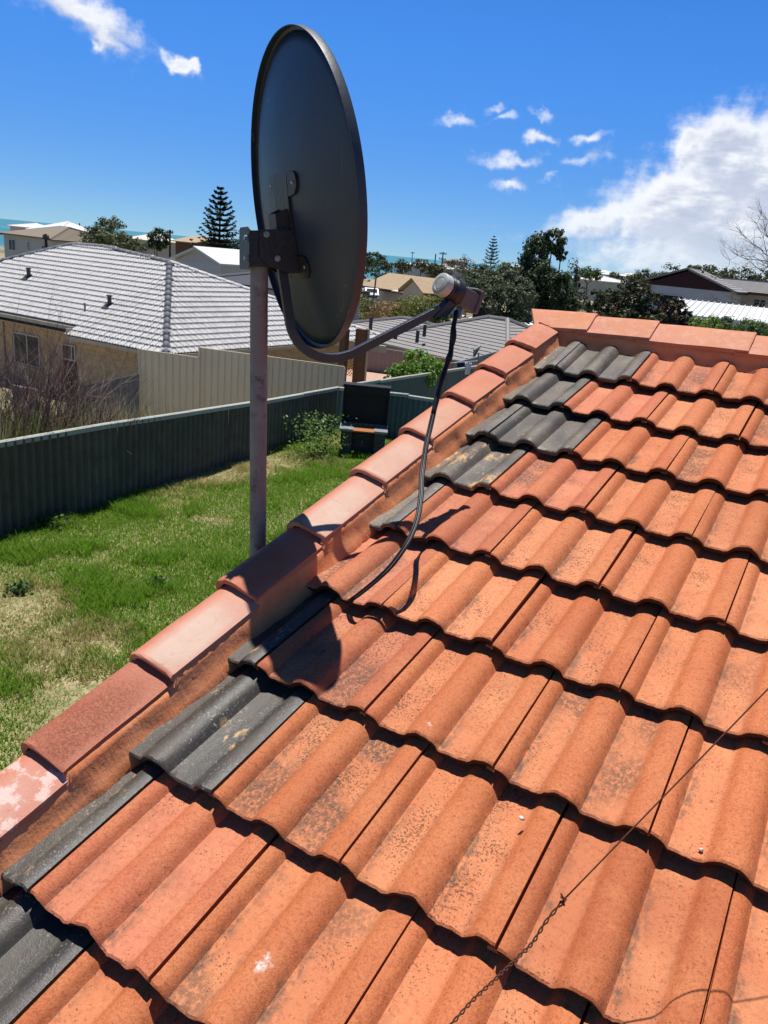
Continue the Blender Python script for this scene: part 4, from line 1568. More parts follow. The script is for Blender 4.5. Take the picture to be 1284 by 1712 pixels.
# ------------------------------------------------------------------ barbecue in the corner
bq0 = Vector((-7.732, 13.437, -3.200))
bqd = Vector((_R.x, _R.y, 0)).normalized(); bqn = Vector((bqd.y, -bqd.x, 0))
BQ = thing('barbecue', 'sooty black masonry barbecue with tall hood in the back corner', 'barbecue', bq0)
Bq = Matrix((bqd, -bqn, Vector((0, 0, 1)))).transposed()


def BQP(x, y, z):
    return bq0 + bqd * x - bqn * y + Vector((0, 0, z))


mb = MB()
mb.box(BQP(-.37, .35, .29), (.24, .7, .58), Bq); mb.box(BQP(.37, .35, .29), (.24, .7, .58), Bq); mb.box(BQP(0, .45, .25), (.5, .45, .5), Bq)
mb.build('block_base', M_DBRICK, BQ)
for sx_ in (-.38, .38):
    MB().box(BQP(sx_, .30, .605), (.30, .62, .05), Bq).build('slab', M_SLAB, BQ)
MB().prism([BQP(-.27, .02, .57), BQP(.27, .02, .57), BQP(.27, .50, .60), BQP(-.27, .50, .60)], (0, 0, .03)).build('hotplate', M_RUSTPL, BQ)
mb = MB()
mb.box(BQP(0, .70, 1.07), (1.02, .05, .86), Bq)
mb.box(BQP(-.50, .62, 1.07), (.03, .12, .86), Bq); mb.box(BQP(.50, .62, 1.07), (.03, .12, .86), Bq)
mb.build('hood', M_BLACK, BQ)
MB().prism([BQP(-.53, .53, 1.49), BQP(.53, .53, 1.48), BQP(.53, .75, 1.50), BQP(-.53, .75, 1.51)], (0, 0, .03)).build('hood_lid', M_BLACK, BQ)
MB().box(BQP(0, .57, 1.40), (1.0, .02, .16), Bq).build('hood_valance', M_BLACK, BQ)

# weeds beside the barbecue
n = 900
c = Vector((-8.476, 12.842, -3.200))
P = np.array(c) + rng.normal(size=(n, 3)) * np.array([.28, .35, .0]) + np.array([0, 0, 1]) * (rng.random((n, 1)) ** 1.2 * .9)
k = P[:, 0] > fence_x(P[:, 1]) + .1
o = link('weed_clump', leaf_mesh('weed_clump', P[k], .075, leafcol(int(k.sum()), (.10, .20, .04), (.22, .33, .10))))
kind(tag(o, 'leafy green weeds growing up beside the barbecue', 'weeds'), 'stuff')
for px_, sz, lb in (((-5.934, 5.821, -3.200), .16, 'dark green thistle tuft in the middle of the lawn'), ((-6.991, 4.599, -3.200), .14, 'dark weed rosette on the sandy patch of lawn'), ((-8.635, 6.256, -3.200), .25, 'low leafy weeds at the foot of the side fence')):
    n = 150
    P = np.array(px_) + rng.normal(size=(n, 3)) * np.array([sz * .45, sz * .45, 0]) + np.array([0, 0, 1]) * rng.random((n, 1)) * sz * .7
    o = tag(link('weed_clump', leaf_mesh('weed_clump', P, .07, leafcol(n, (.035, .085, .02), (.09, .17, .04)))), lb, 'weeds')
    if 'foot' in lb:
        kind(o, 'stuff')

# ------------------------------------------------------------------ neighbour's house with the white tiled roof
B1 = Vector((-19.506, 18.893, -2.878))
TAN1 = .70
A1 = math.atan(TAN1)


def H1(a, b, z):
    """a: along the front to the left, b: away, z: above the lower eave"""
    return B1 + Vector((-a, b, z))


nh = thing('tiled_house', 'tan brick house with white tiled hip roof beyond the side fence', 'house', H1(8, 5, -2.5))
P1 = [(0, 0), (5.25, 0), (5.25, .42), (19.5, .42), (13.3, 3.2), (10.7, 4.55), (8.65, 4.62), (4.2, 4.2)]
rf = MB()
rf.poly([H1(a, b, b * TAN1 - .05) for a, b in P1])
rf.poly([H1(0, 0, -.05), H1(4.2, 4.2, 4.2 * TAN1 - .05), H1(0, 15, -.05)])
rf.poly([H1(4.2, 4.2, 4.2 * TAN1 - .05), H1(8.65, 4.62, 4.62 * TAN1 - .05), H1(8.4, 15, -.05), H1(0, 15, -.05)])
rf.poly([H1(8.65, 4.62, 4.62 * TAN1 - .05), H1(10.7, 4.55, 4.55 * TAN1 - .05), H1(19.5, 12, -.05), H1(8.4, 15, -.05)])
rf.poly([H1(10.7, 4.55, 4.55 * TAN1 - .05), H1(13.3, 3.2, 3.2 * TAN1 - .05), H1(19.5, .42, .25), H1(19.5, 12, -.05)])
nroof = rf.build('roof', M_WCAP, nh)


def inside(poly, x, y):
    c = False
    for (x0, y0), (x1, y1) in zip(poly, poly[1:] + poly[:1]):
        if (y0 > y) != (y1 > y) and x < (x1 - x0) * (y - y0) / (y1 - y0) + x0:
            c = not c
    return c


GA = .30
def small_tile(x0=.010, x1=.290, L=GA + .015):
    mb = MB()
    n_ = 12
    vs = []
    for i in range(n_ + 1):
        x = x0 + (x1 - x0) * i / n_
        w = .030 * math.cos(4 * math.pi * x / .30)
        vs += [(x, 0, w + .026), (x, L, w - .026), (x, .008, -.036)]
    fs = []
    for i in range(n_):
        a = i * 3
        fs += [(a, a + 3, a + 4, a + 1), (a + 2, a + 5, a + 3, a)]
    return vs, fs


tv, tf = small_tile()
ST = MB().add(tv, tf).mesh('roof_tile', M_WTILE, True)
M_EDGESHADE = weathered('shaded_tile_edge', (.10, .10, .105), .3, 20, .85, .2, 60, .2)  # dark lip colour stands in for the shadow line under each tile row
ST.materials.append(M_EDGESHADE)
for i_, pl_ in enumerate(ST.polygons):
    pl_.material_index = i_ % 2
ST.set_sharp_from_angle(angle=R(40))
c1_, s1_ = math.cos(A1), math.sin(A1)
AX1 = Matrix(((1, 0, 0), (0, c1_, -s1_), (0, s1_, c1_)))                 # front plane: across = +X, up the slope = +Y
AX2 = Matrix(((0, -c1_, s1_), (1, 0, 0), (0, s1_, c1_)))                # right plane: across = +Y, up the slope = -X
cand = []
for r_ in range(0, 19):
    b = r_ * GA * c1_
    off = .15 * (r_ % 2)
    for k in range(70):
        a = k * .30 + off
        if inside(P1, a - .15, b + .13):
            cand.append((H1(a, b, b * TAN1), AX1))
for r_ in range(0, 18):
    a = r_ * GA * c1_
    off = .15 * (r_ % 2)
    for k in range(52):
        b = k * .30 + off
        if inside([(0, 0), (4.2, 4.2), (0, 15)], a + .13, b + .15):
            cand.append((H1(a, b, a * TAN1), AX2))


def seen(p):
    d = Vector(p) - CAM
    z = d.dot(_F)
    x, y_ = d.dot(_R) / z, d.dot(_U) / z
    return z > 0 and abs(x) < .50 and abs(y_) < .67


cand.sort(key=lambda c: (0 if seen(c[0]) else 1, (c[0] - CAM).length))
rest = MB()
for i, (p, ax_) in enumerate(cand):
    j = Matrix.Rotation(R(rt.gauss(0, .5)), 3, 'Z') @ Matrix.Rotation(R(rt.gauss(0, .6)), 3, 'Y')
    M3 = ax_ @ j
    if i < 290:
        o = link('roof_tile', ST, nroof)
        M = M3.to_4x4(); M.translation = p
        o.matrix_basis = M
    else:
        rest.add([M3 @ Vector(v) + p for v in tv], tf)
fld = rest.build('roof_tile_field', M_WTILE, nroof, angle=40)
fld.data.materials.append(M_EDGESHADE)
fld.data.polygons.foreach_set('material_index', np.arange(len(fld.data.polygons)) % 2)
kind(fld, 'stuff')


def cap_run(p, q, step, w, mat, parent, name='hip_cap', lift=.03):
    p, q = Vector(p), Vector(q)
    L = (q - p).length; n_ = max(1, int(L / step)); d = (q - p) / n_
    t_ = d.normalized(); s = t_.cross(Vector((0, 0, 1))).normalized(); u = s.cross(t_)
    for k in range(n_):
        a = p + d * k; b = a + d * 1.06
        mb = MB()
        sec = [(-w, -.035), (-w * .55, .02), (0, .05), (w * .55, .02), (w, -.035)]
        mb.add([a + s * x + u * (z + lift) for x, z in sec] + [b + s * x * .93 + u * (z + lift - .025) for x, z in sec],
               [(i, i + 1, i + 6, i + 5) for i in range(4)] + [(4, 3, 2, 1, 0)])
        mb.build(name, mat, parent, True)


cap_run(H1(0, 0, 0), H1(4.2, 4.2, 4.2 * TAN1), .38, .13, M_WCAP, nroof)
cap_run(H1(4.2, 4.2, 4.2 * TAN1), H1(8.65, 4.62, 4.62 * TAN1), .40, .11, M_WCAP, nroof)
cap_run(H1(8.65, 4.62, 4.62 * TAN1), H1(10.7, 4.55, 4.55 * TAN1), .40, .11, M_WCAP, nroof, 'roof_ridge_cap')
cap_run(H1(19.4, .45, .3), H1(10.7, 4.55, 4.55 * TAN1), .42, .11, M_WCAP, nroof)
cap_run(H1(0, 15, 0), H1(4.2, 4.2, 4.2 * TAN1), .42, .11, M_WTILE, nroof)
# eaves and gutters
mb = MB()
mb.box(H1(2.6, .03, -.10), (5.5, .10, .12)); mb.build('gutter', M_TRIM, nh)
MB().box(H1(12.4, .44, .19), (14.3, .10, .14)).build('gutter', M_TRIM, nh)
MB().box(H1(0.0, 7.5, -.10), (.10, 15, .12)).build('gutter', M_TRIM, nh)
MB().box(H1(5.3, .22, .08), (.06, .46, .30)).build('fascia', M_TRIM, nh)
mb = MB()
mb.box(H1(9.9, .68, -.03), (19, .52, .04)); mb.box(H1(2.75, .3, -.18), (5.2, .56, .03)); mb.box(H1(.3, 7.6, -.18), (.55, 14.6, .03))
mb.build('soffit', M_TRIM, nh)
wl = MB()
zb_ = -3.0
wl.box(H1(2.7, .62, (-.19 + zb_) / 2), (4.5, .2, abs(zb_) - .19)); wl.box(H1(12.5, 1.0, (.0 + zb_) / 2), (14.4, .2, abs(zb_)))
wl.box(H1(.5, 7.6, (-.19 + zb_) / 2), (.2, 14, abs(zb_) - .19)); wl.box(H1(4.98, .78, zb_ / 2), (.12, .5, abs(zb_)))
wl.build('wall', M_BRICK, nh)


def window_on(parent, c, w, h, axis_x=(1, 0, 0), nrm=(0, -1, 0), mull=(0.5,), frame=M_FRAME, bar=.05, glass=M_GLASS, sill=True):
    """c: centre on the wall face"""
    ax_ = Vector(axis_x); nn = Vector(nrm); c = Vector(c); up = Vector((0, 0, 1))
    Mx = Matrix((ax_, nn, up)).transposed()
    f = MB()
    for s_ in (-1, 1):
        f.box(c + ax_ * (s_ * (w / 2 - bar / 2)) + nn * .02, (bar, .07, h), Mx)
        f.box(c + up * (s_ * (h / 2 - bar / 2)) + nn * .02, (w - 2 * bar, .068, bar), Mx)
    for q_ in mull:
        f.box(c + ax_ * (w * (q_ - .5)) + nn * .021, (bar, .06, h - 2 * bar), Mx)
    fo = f.build('window', frame, parent)
    MB().box(c + nn * .012, (w - bar, .01, h - bar), Mx).build('pane', glass, fo)
    if sill:
        MB().box(c + nn * .05 - up * (h / 2 + .04), (w + .1, .16, .07), Mx).build('sill', M_BRICK, fo)
    return fo


# positions on the left wing's front wall, read along the wall
def on_wall(px):
    v = Vector(px) - CAM
    yy = H1(0, .9, 0).y
    return CAM + v * ((yy - CAM.y) / v.y)


wa, wb = on_wall((-24.216, 16.309, -2.605)), on_wall((-23.088, 16.516, -3.745))
window_on(nh, (wa + wb) / 2, abs(wb.x - wa.x), abs(wa.z - wb.z), mull=(.52,))
da, db = on_wall((-22.667, 17.116, -2.807)), on_wall((-21.833, 17.019, -4.303))
dw = abs(db.x - da.x)
window_on(nh, (da.x + dw / 2, da.y - .02, da.z - .35), dw, .62, mull=(.72,), sill=False)
MB().box((da.x + dw / 2, da.y + .02, da.z - 1.65), (dw, .08, 1.95)).build('door', M_MAROON, nh)
for px_ in ((-24.286, 15.986, -3.343), (-21.797, 17.430, -3.283)):
    q_ = on_wall(px_)
    MB().tube([(q_.x, q_.y - .06, H1(0, 0, -3).z), (q_.x, q_.y - .06, H1(0, 0, -.05).z)], .045, 8).build('downpipe', M_TRIM, nh)


def on_roof1(px):
    v = Vector(px) - CAM
    nrm = Vector((0, -TAN1, 1))
    return CAM + v * ((B1 - CAM).dot(nrm) / v.dot(nrm))


for px_, r_, h_ in (((-24.229, 17.016, -0.737), .10, .36), ((-21.592, 18.263, -1.413), .10, .36)):
    q_ = on_roof1(px_)
    v = MB().tube([q_ - Vector((0, 0, .2)), q_ + Vector((0, 0, h_ * .85))], r_ * .8, 10)
    v.tube([q_ + Vector((0, 0, h_ * .85)), q_ + Vector((0, 0, h_))], r_ * 1.15, 10)
    v.box(q_ + Vector((0, -.1, -.03)), (.34, .4, .03), Matrix.Rotation(A1, 3, 'X'))
    v.build('roof_vent', M_GTILE2, nh)
q_ = on_roof1((-22.267, 17.765, -1.708))
MB().tube([q_, q_ + Vector((0, 0, .32))], .035, 8).build('vent_pipe', M_WCAP, nh)

# verandah post and lattice at the back corner of that house
pst = Vector((-13.732, 22.636, -3.294))
for px_, r_ in (((-13.651, 22.363, -2.544), .17), ((-13.491, 22.461, -2.527), .05), ((-14.167, 22.047, -2.598), .12)):
    q_ = Vector(px_)
    o = MB().box((q_.x, q_.y, q_.z - .4), (r_ * 2, r_ * 2, 3.1)).build('verandah_post', M_TIMBER if r_ > .1 else M_TRIM, nh)
la = MB()
p0, p1 = Vector((-14.861, 23.190, -2.383)), Vector((-14.291, 23.229, -3.129))
wv2 = Vector((p1.x - p0.x, p1.y - p0.y, 0)); hh_ = abs(p1.z - p0.z) + .3
for k in range(-8, 14):
    for dr in (1, -1):
        u0, v0 = k * .12, 0
        a_ = max(0, u0) if dr > 0 else 0
        s_, e_ = [], []
        L = wv2.length
        # clip a 45 degree slat to the panel
        ts = [t_ for t_ in np.linspace(0, hh_, 20) if 0 <= (u0 + t_ if dr > 0 else L - u0 - t_) <= L]
        if len(ts) < 2:
            continue
        f_ = lambda t_: p1 * 0 + Vector((p0.x, p0.y, min(p0.z, p1.z) - .1)) + wv2.normalized() * (u0 + t_ if dr > 0 else L - u0 - t_) + Vector((0, 0, t_))
        la.tube([f_(ts[0]), f_(ts[-1])], .012, 4)
o = la.build('lattice_panel', M_LATTICE, nh)
kind(o, 'stuff')
pv = MB().box(Vector((-13.984, 23.101, -3.288)) + Vector((0, 1.0, -.35)), (5.0, 5.5, .3))
kind(pv.build('patio', M_PAVE, None), 'structure')
bm_ = MB()
bm_.box(Vector((-13.996, 22.735, -2.008)), (2.2, .14, .24)); bm_.build('verandah_beam', M_TRIM, nh)

# ------------------------------------------------------------------ cream stepped steel fence in front of it
def rib_panel(a, b, ht, hb, n_=None, pitch=.20, depth=.03):
    """trapezoid ribbed sheet between two points; ht/hb top and bottom level"""
    a, b = Vector(a), Vector(b)
    L = (b - a).length; d = (b - a) / L; nrm = Vector((d.y, -d.x, 0))
    us = []
    k = 0
    while k * pitch < L:
        for x, o in ((0, 0), (.14, 0), (.155, 1), (.185, 1), (.20, 0)):
            u = k * pitch + x * pitch / .20
            if u <= L:
                us.append((u, o))
        k += 1
    us.append((L, 0))
    vs = []
    for u, o in us:
        p = a + d * u - nrm * (o * depth)
        vs += [(p.x, p.y, hb), (p.x, p.y, ht)]
    return MB().add(vs, [(2 * i, 2 * i + 2, 2 * i + 3, 2 * i + 1) for i in range(len(us) - 1)])


cf = thing('steel_fence', 'cream ribbed steel fence stepped down in front of the white roofed house', 'fence', (-18.473, 16.803, -3.538))
CFP = [((-18.423, 16.747, -2.492), (-17.026, 17.975, -2.632)), ((-17.088, 18.060, -2.319), (-15.351, 19.370, -2.439)), ((-15.334, 19.380, -2.437), (-13.287, 20.861, -2.570))]
for k, (a, b) in enumerate(CFP):
    a, b = Vector(a), Vector(b)
    zt = (a.z + b.z) / 2 if k < 1 else None
    L = (b - a).length; d = (b - a).normalized(); nrm = Vector((d.y, -d.x, 0)).normalized()
    mb = rib_panel((a.x, a.y, 0), (b.x, b.y, 0), 0, -2.05, pitch=.215)
    # follow the falling top line
    mb.V = [(x, y_, (a.z + (b.z - a.z) * ((Vector((x, y_, 0)) - Vector((a.x, a.y, 0))).length / max(.01, (Vector((b.x, b.y, 0)) - Vector((a.x, a.y, 0))).length))) + z) for x, y_, z in mb.V]
    o = mb.build('fence_panel', M_CREAM, cf)
    md = o.modifiers.new('thickness', 'SOLIDIFY'); md.thickness = .004
    MB().prism([a + nrm * .03, a - nrm * .03, a - nrm * .03 + Vector((0, 0, .05)), a + nrm * .03 + Vector((0, 0, .05))], b - a).build('top_rail', M_CREAM, cf)
    MB().box((a.x, a.y, a.z - 1.02), (.07, .07, 2.16)).build('post', M_CREAM, cf)
    if k == 2:
        MB().box((b.x, b.y, b.z - 1.05), (.06, .06, 2.1)).build('post', M_CREAM, cf)
    for j in range(2):
        MB().prism([a + nrm * .025 + Vector((0, 0, -2.07 - .15 * j)), a - nrm * .025 + Vector((0, 0, -2.07 - .15 * j)), a - nrm * .025 + Vector((0, 0, -2.21 - .15 * j)), a + nrm * .025 + Vector((0, 0, -2.21 - .15 * j))], b - a).build('plinth', M_CREAM, cf)

gf = [((-20.814, 13.783, -4.765), (-21.066, 14.023, -3.763)), ((-20.149, 14.189, -4.695), (-20.366, 14.396, -3.833))]
corrugated('corrugated_fence', 'short grey fence length with white edge below the brick house window', [(ZT(gf[0][1], -1.3), gf[0][1]), (ZT(gf[1][1], -1.3), gf[1][1])], 1.0, .15, .022, M_GREYFENCE, M_WROOF, capw=.04, caph=.03)
gf = [(-19.567, 15.271, -3.691), (-18.257, 16.564, -3.214)]
corrugated('corrugated_fence', 'grey corrugated fence rising towards the cream steel fence', [(ZT(gf[0], -2.0), gf[0]), (ZT(gf[1], -2.2), gf[1])], 1.0, .15, .022, M_GREYFENCE, M_GREYFENCE, capw=.03, caph=.02)

pf = [(-16.049, 26.477, -2.483), (-13.900, 27.070, -2.554), (-12.297, 27.369, -2.580)]
corrugated('steel_fence', 'pinkish brown steel fence behind the patio and green bush', [(ZT(p, -1.9), p) for p in pf], 2.4, .20, .018, M_PINKFENCE, M_PINKFENCE, capw=.05, caph=.05)
bf = [(-11.969, 26.341, -2.582), (-11.834, 28.297, -2.429), (-11.422, 32.325, -2.033)]
corrugated('steel_fence', 'blue grey steel fence rising right of the grey tiled house', [(ZT(p, -1.8), p) for p in bf], 2.4, .20, .018, M_BLUEFENCE, M_BLUEFENCE, capw=.05, caph=.05)
bf = [(-13.325, 31.053, -2.516), (-14.257, 35.473, -2.262), (-15.039, 42.435, -1.926)]
corrugated('steel_fence', 'taller grey steel fence panels stepping up beside the charcoal roof', [(ZT(p, -1.8), p) for p in bf], 2.4, .25, .02, M_BLUEFENCE, M_BLUEFENCE, capw=.05, caph=.05)

# clothesline with washing behind the back fence
cl_ = thing('clothesline', 'clothesline strung behind the back fence', 'clothesline', (-10.580, 23.975, -2.909))
for a, b in (((-11.126, 23.937, -2.195), (-10.177, 24.564, -1.973)), ((-11.457, 24.879, -2.410), (-10.555, 25.463, -2.231)), ((-11.582, 24.940, -2.065), (-10.423, 25.770, -1.627))):
    MB().tube([a, b], .012, 5).build('line', M_WROOF, cl_)
MB().tube([(-9.808, 24.214, -3.437), (-10.207, 24.593, -1.854)], .03, 6).build('post', M_GALV, cl_)
for px_, w, h, m_, lb in (((-10.625, 24.212, -2.223), .16, .5, M_BLUECLOTH, 'navy garment hanging on the clothesline'), ((-10.430, 24.332, -2.203), .12, .42, M_WHITECLOTH, 'white garment hanging beside the navy one')):
    c = Vector(px_)
    vs, fs = [], []
    for i in range(5):
        for j in range(5):
            vs.append(c + bqd * (w * (i / 2 - 1)) * (1 - .08 * j) + Vector((0, 0, -h * j / 4)) + bqn * (.03 * math.sin(i * 1.7 + j * .4)))
    fs = [(i * 5 + j, i * 5 + j + 1, i * 5 + j + 6, i * 5 + j + 5) for i in range(4) for j in range(4)]
    o = MB().add(vs, fs).build('garment', m_, None, True)
    md = o.modifiers.new('thickness', 'SOLIDIFY'); md.thickness = .01
    tag(o, lb, 'laundry')


# ------------------------------------------------------------------ further houses
def clip(poly, n, k):
    """keep the part of a 2D polygon where dot(p, n) <= k"""
    o = []
    for i in range(len(poly)):
        a, b = poly[i], poly[(i + 1) % len(poly)]
        da_, db_ = a[0] * n[0] + a[1] * n[1] - k, b[0] * n[0] + b[1] * n[1] - k
        if da_ <= 0:
            o.append(a)
        if (da_ < 0) != (db_ < 0) and abs(da_ - db_) > 1e-9:
            t_ = da_ / (da_ - db_)
            o.append((a[0] + (b[0] - a[0]) * t_, a[1] + (b[1] - a[1]) * t_))
    return o


def courses(plane, gauge, step=.03):
    """a planar roof polygon (eave edge first) turned into overlapping tile courses"""
    p = [Vector(v) for v in plane]
    x = (p[1] - p[0]).normalized(); n = (p[1] - p[0]).cross(p[-1] - p[0]).normalized()
    if n.z < 0:
        n = -n
    up = n.cross(x)
    if up.z < 0:
        up = -up
    q = [((v - p[0]).dot(x), (v - p[0]).dot(up)) for v in p]
    top = max(v for _, v in q)
    mb = MB()
    k = 0
    while k * gauge < top:
        s = clip(clip(q, (0, 1), (k + 1) * gauge), (0, -1), -k * gauge)
        if len(s) > 2:
            def W(u, v):
                return p[0] + x * u + up * v + n * (step * (1 - (v - k * gauge) / gauge))
            mb.poly([W(u, v) for u, v in s])
            lo = [(u, v) for u, v in s if abs(v - k * gauge) < 1e-6]
            if len(lo) >= 2:
                u0, u1 = min(a for a, _ in lo), max(a for a, _ in lo)
                mb.add([W(u0, k * gauge), W(u1, k * gauge), W(u1, k * gauge) - n * step, W(u0, k * gauge) - n * step], [(0, 1, 2, 3)])
        k += 1
    return mb


def simple_house(label, front, w, d, yaw, zg, ze, zr, roof='hip', wallm=None, roofm=None, wins=(), over=.45, gauge=0, capm=None, gablem=None, group=None, name='far_house', along='x', cat='house', trim=None):
    fx, fy = front[0], front[1]
    ux = Vector((math.cos(yaw), math.sin(yaw), 0)); uy = Vector((-math.sin(yaw), math.cos(yaw), 0))

    def Q(x, y_, z):
        return Vector((fx, fy, 0)) + ux * x + uy * y_ + Vector((0, 0, z))
    h_ = thing(name, label, cat, Q(0, d / 2, zg), group)
    hw = w / 2
    wl = MB()
    base = [Q(-hw, 0, zg - .5), Q(hw, 0, zg - .5), Q(hw, d, zg - .5), Q(-hw, d, zg - .5)]
    wl.prism(base, (0, 0, ze - zg + .5))
    wl.build('wall', wallm, h_)
    o = over
    E = [Q(-hw - o, -o, ze), Q(hw + o, -o, ze), Q(hw + o, d + o, ze), Q(-hw - o, d + o, ze)]
    run = (d / 2 + o) if along == 'x' else (hw + o)
    planes = []
    if roof == 'hip':
        if along == 'x':
            r0, r1 = Q(-max(.05, hw + o - run), d / 2, zr), Q(max(.05, hw + o - run), d / 2, zr)
            planes = [[E[0], E[1], r1, r0], [E[1], E[2], r1], [E[2], E[3], r0, r1], [E[3], E[0], r0]]
        else:
            r0, r1 = Q(0, run - o, zr), Q(0, max(run, d + o - run), zr)
            planes = [[E[0], E[1], r0], [E[1], E[2], r1, r0], [E[2], E[3], r1], [E[3], E[0], r0, r1]]
        hips = [(E[0], r0), (E[3], r0 if along == 'x' else r1), (E[1], r1 if along == 'x' else r0), (E[2], r1), (r0, r1)]
    elif roof == 'gable':
        gm = gablem or wallm
        if along == 'x':
            r0, r1 = Q(-hw - o, d / 2, zr), Q(hw + o, d / 2, zr)
            planes = [[E[0], E[1], r1, r0], [E[2], E[3], r0, r1]]
            MB().prism([Q(-hw, 0, ze), Q(-hw, d, ze), Q(-hw, d / 2, zr - .12)], ux * .12).build('gable', gm, h_)
            MB().prism([Q(hw, 0, ze), Q(hw, d, ze), Q(hw, d / 2, zr - .12)], ux * -.12).build('gable', gm, h_)
        else:
            r0, r1 = Q(0, -o, zr), Q(0, d + o, zr)
            planes = [[E[1], E[2], r1, r0], [E[3], E[0], r0, r1]]
            MB().prism([Q(-hw, -.01, ze - .05), Q(hw, -.01, ze - .05), Q(0, -.01, zr - .12)], uy * .12).build('gable', gm, h_)
            MB().prism([Q(-hw, d, ze), Q(hw, d, ze), Q(0, d, zr - .12)], uy * -.12).build('gable', gm, h_)
        hips = [(r0, r1)]
    else:
        planes = [[E[0], E[1], Q(hw + o, d + o, zr), Q(-hw - o, d + o, zr)]]
        hips = []
    rb = MB()
    for pl in planes:
        rb.poly(pl)
    ro = rb.build('roof', roofm, h_)
    md = ro.modifiers.new('thickness', 'SOLIDIFY'); md.thickness = .12; md.offset = -1
    fixn(ro.data)
    if gauge:
        cm_ = MB()
        for pl in planes:
            c_ = courses(pl, gauge)
            cm_.add(c_.V, c_.Fc)
        kind(cm_.build('roof_tile_course', roofm, ro, fix=False), 'stuff')
    if capm:
        for a, b in hips:
            if (b - a).length > .3:
                MB().tube([a + Vector((0, 0, .03)), b + Vector((0, 0, .05))], .11, 6).build('roof_cap', capm, ro)
    if trim:
        g_ = MB()
        for i in range(4):
            a, b = E[i], E[(i + 1) % 4]
            if roof == 'gable' and ((along == 'x') == (i % 2 == 1)):
                continue
            g_.prism([a + Vector((0, 0, .0)), a + Vector((0, 0, -.2)), a + Vector((0, 0, -.2)) + (a - (E[0] + E[2]) / 2).normalized() * .06, a + (a - (E[0] + E[2]) / 2).normalized() * .06], b - a)
        g_.build('gutter', trim, h_)
    for wn in wins:
        f_, u, z0, ww, wh = wn[:5]
        mu = wn[5] if len(wn) > 5 else (.5,)
        if f_ == 'f':
            window_on(h_, Q(u, 0, z0 + wh / 2), ww, wh, ux, -uy, mu, sill=False, bar=.06)
        elif f_ == 'r':
            window_on(h_, Q(hw, u, z0 + wh / 2), ww, wh, uy, ux, mu, sill=False, bar=.06)
        elif f_ == 'l':
            window_on(h_, Q(-hw, u, z0 + wh / 2), ww, wh, -uy, -ux, mu, sill=False, bar=.06)
    return h_, Q, ro


# grey tiled house beyond the pink fence
YW = R(-20)
h2, Q2, r2 = simple_house('grey tiled hip roof house behind the pinkish fence', (-15.677, 31.943, -3.024), 9.2, 8.0, YW, -5.6, (-13.713, 32.566, -3.058)[2], (-18.496, 36.419, -1.393)[2], 'hip', M_WALLB, M_GTILE, [('f', 3.0, -4.7, 1.2, 1.1), ('f', 1.2, -4.6, .8, 1.0), ('f', -1.5, -4.7, 1.5, 1.1)], gauge=.33, capm=M_GTILE, trim=M_TRIM)
for px_ in ((-16.719, 32.660, -2.134), (-16.698, 31.968, -2.387), (-17.600, 31.480, -2.318)):
    q_ = Vector(px_)
    MB().tube([q_ - Vector((0, 0, .3)), q_ + Vector((0, 0, .25))], .09, 8).build('roof_vent', M_GTILE2, h2)
h2b, _, _ = simple_house('lower grey tiled roof wing left of the grey tiled house', (-21.617, 34.466, -3.425), 8.0, 7.0, YW, -5.8, (-21.609, 34.542, -3.239)[2], (-23.613, 37.448, -2.171)[2], 'hip', M_WALLB, M_GTILE, gauge=.33, capm=M_GTILE, trim=M_TRIM)
q_ = Vector((-21.583, 35.574, -2.483))
MB().tube([q_ - Vector((0, 0, .3)), q_ + Vector((0, 0, .35))], .1, 8).build('roof_vent', M_GTILE2, h2b)
# charcoal roof
h3, Q3, r3 = simple_house('charcoal roofed house with black rooftop cooler beyond the grey tiled house', (-18.673, 47.007, -3.583), 10, 9, YW, -6.3, (-18.766, 47.094, -3.217)[2], (-21.615, 50.838, -1.868)[2], 'hip', M_WALLG, M_GTILE2, gauge=.30, capm=M_GTILE2)
q_ = Vector((-20.661, 47.903, -2.084))
MB().box(q_, (.95, .9, .85)).build('rooftop_cooler', M_BLACK, h3)
MB().box(q_ + Vector((0, 0, .45)), (1.05, 1.0, .08)).build('cooler_lid', M_BLACK, h3)
for px_ in ((-21.912, 47.349, -2.297), (-21.091, 47.310, -2.356), (-19.675, 47.308, -2.572), (-20.456, 48.511, -2.069)):
    MB().box(Vector(px_), (.42, .30, .05), Matrix.Rotation(R(14), 3, 'X')).build('skylight', M_WROOF, h3)
sh, _, _ = simple_house('low shed with bright white sheet roof at the end of the verge', (-16.359, 43.913, -2.438), 4.2, 3.5, YW, -5, (-16.420, 43.876, -2.444)[2], (-17.618, 46.938, -2.166)[2], 'skillion', M_WALLG, M_WROOF, over=.2)

# beige house with the car outside
h4, Q4, r4 = simple_house('beige house with old tan roof and front gable behind the shrubs', (-52.166, 88.626, -3.413), 11.5, 8, R(-24), -6.8, (-53.031, 88.213, -3.203)[2], (-55.711, 92.259, -1.318)[2], 'gable', M_WALLB, M_TANROOF, [('f', .4, -6.0, 1.6, 1.5), ('f', 2.0, -6.2, .8, 2.0, ())], capm=M_TANROOF, trim=M_TIMBER)
simple_house('beige gabled wing with dark window strips right of the tan roof', (-45.506, 82.797, -3.212), 4.0, 7, R(-24), -6.8, (-45.608, 82.894, -2.808)[2], (-45.982, 83.249, -1.324)[2], 'gable', M_WALLB, M_TANROOF, [('f', -1.2, -5.6, .5, 2.2, ()), ('f', .9, -5.6, .5, 2.4, ())], along='y', trim=M_TIMBER)
aw = MB()
a0, a1 = Vector((-49.931, 85.150, -3.148)), Vector((-45.547, 86.365, -3.340))
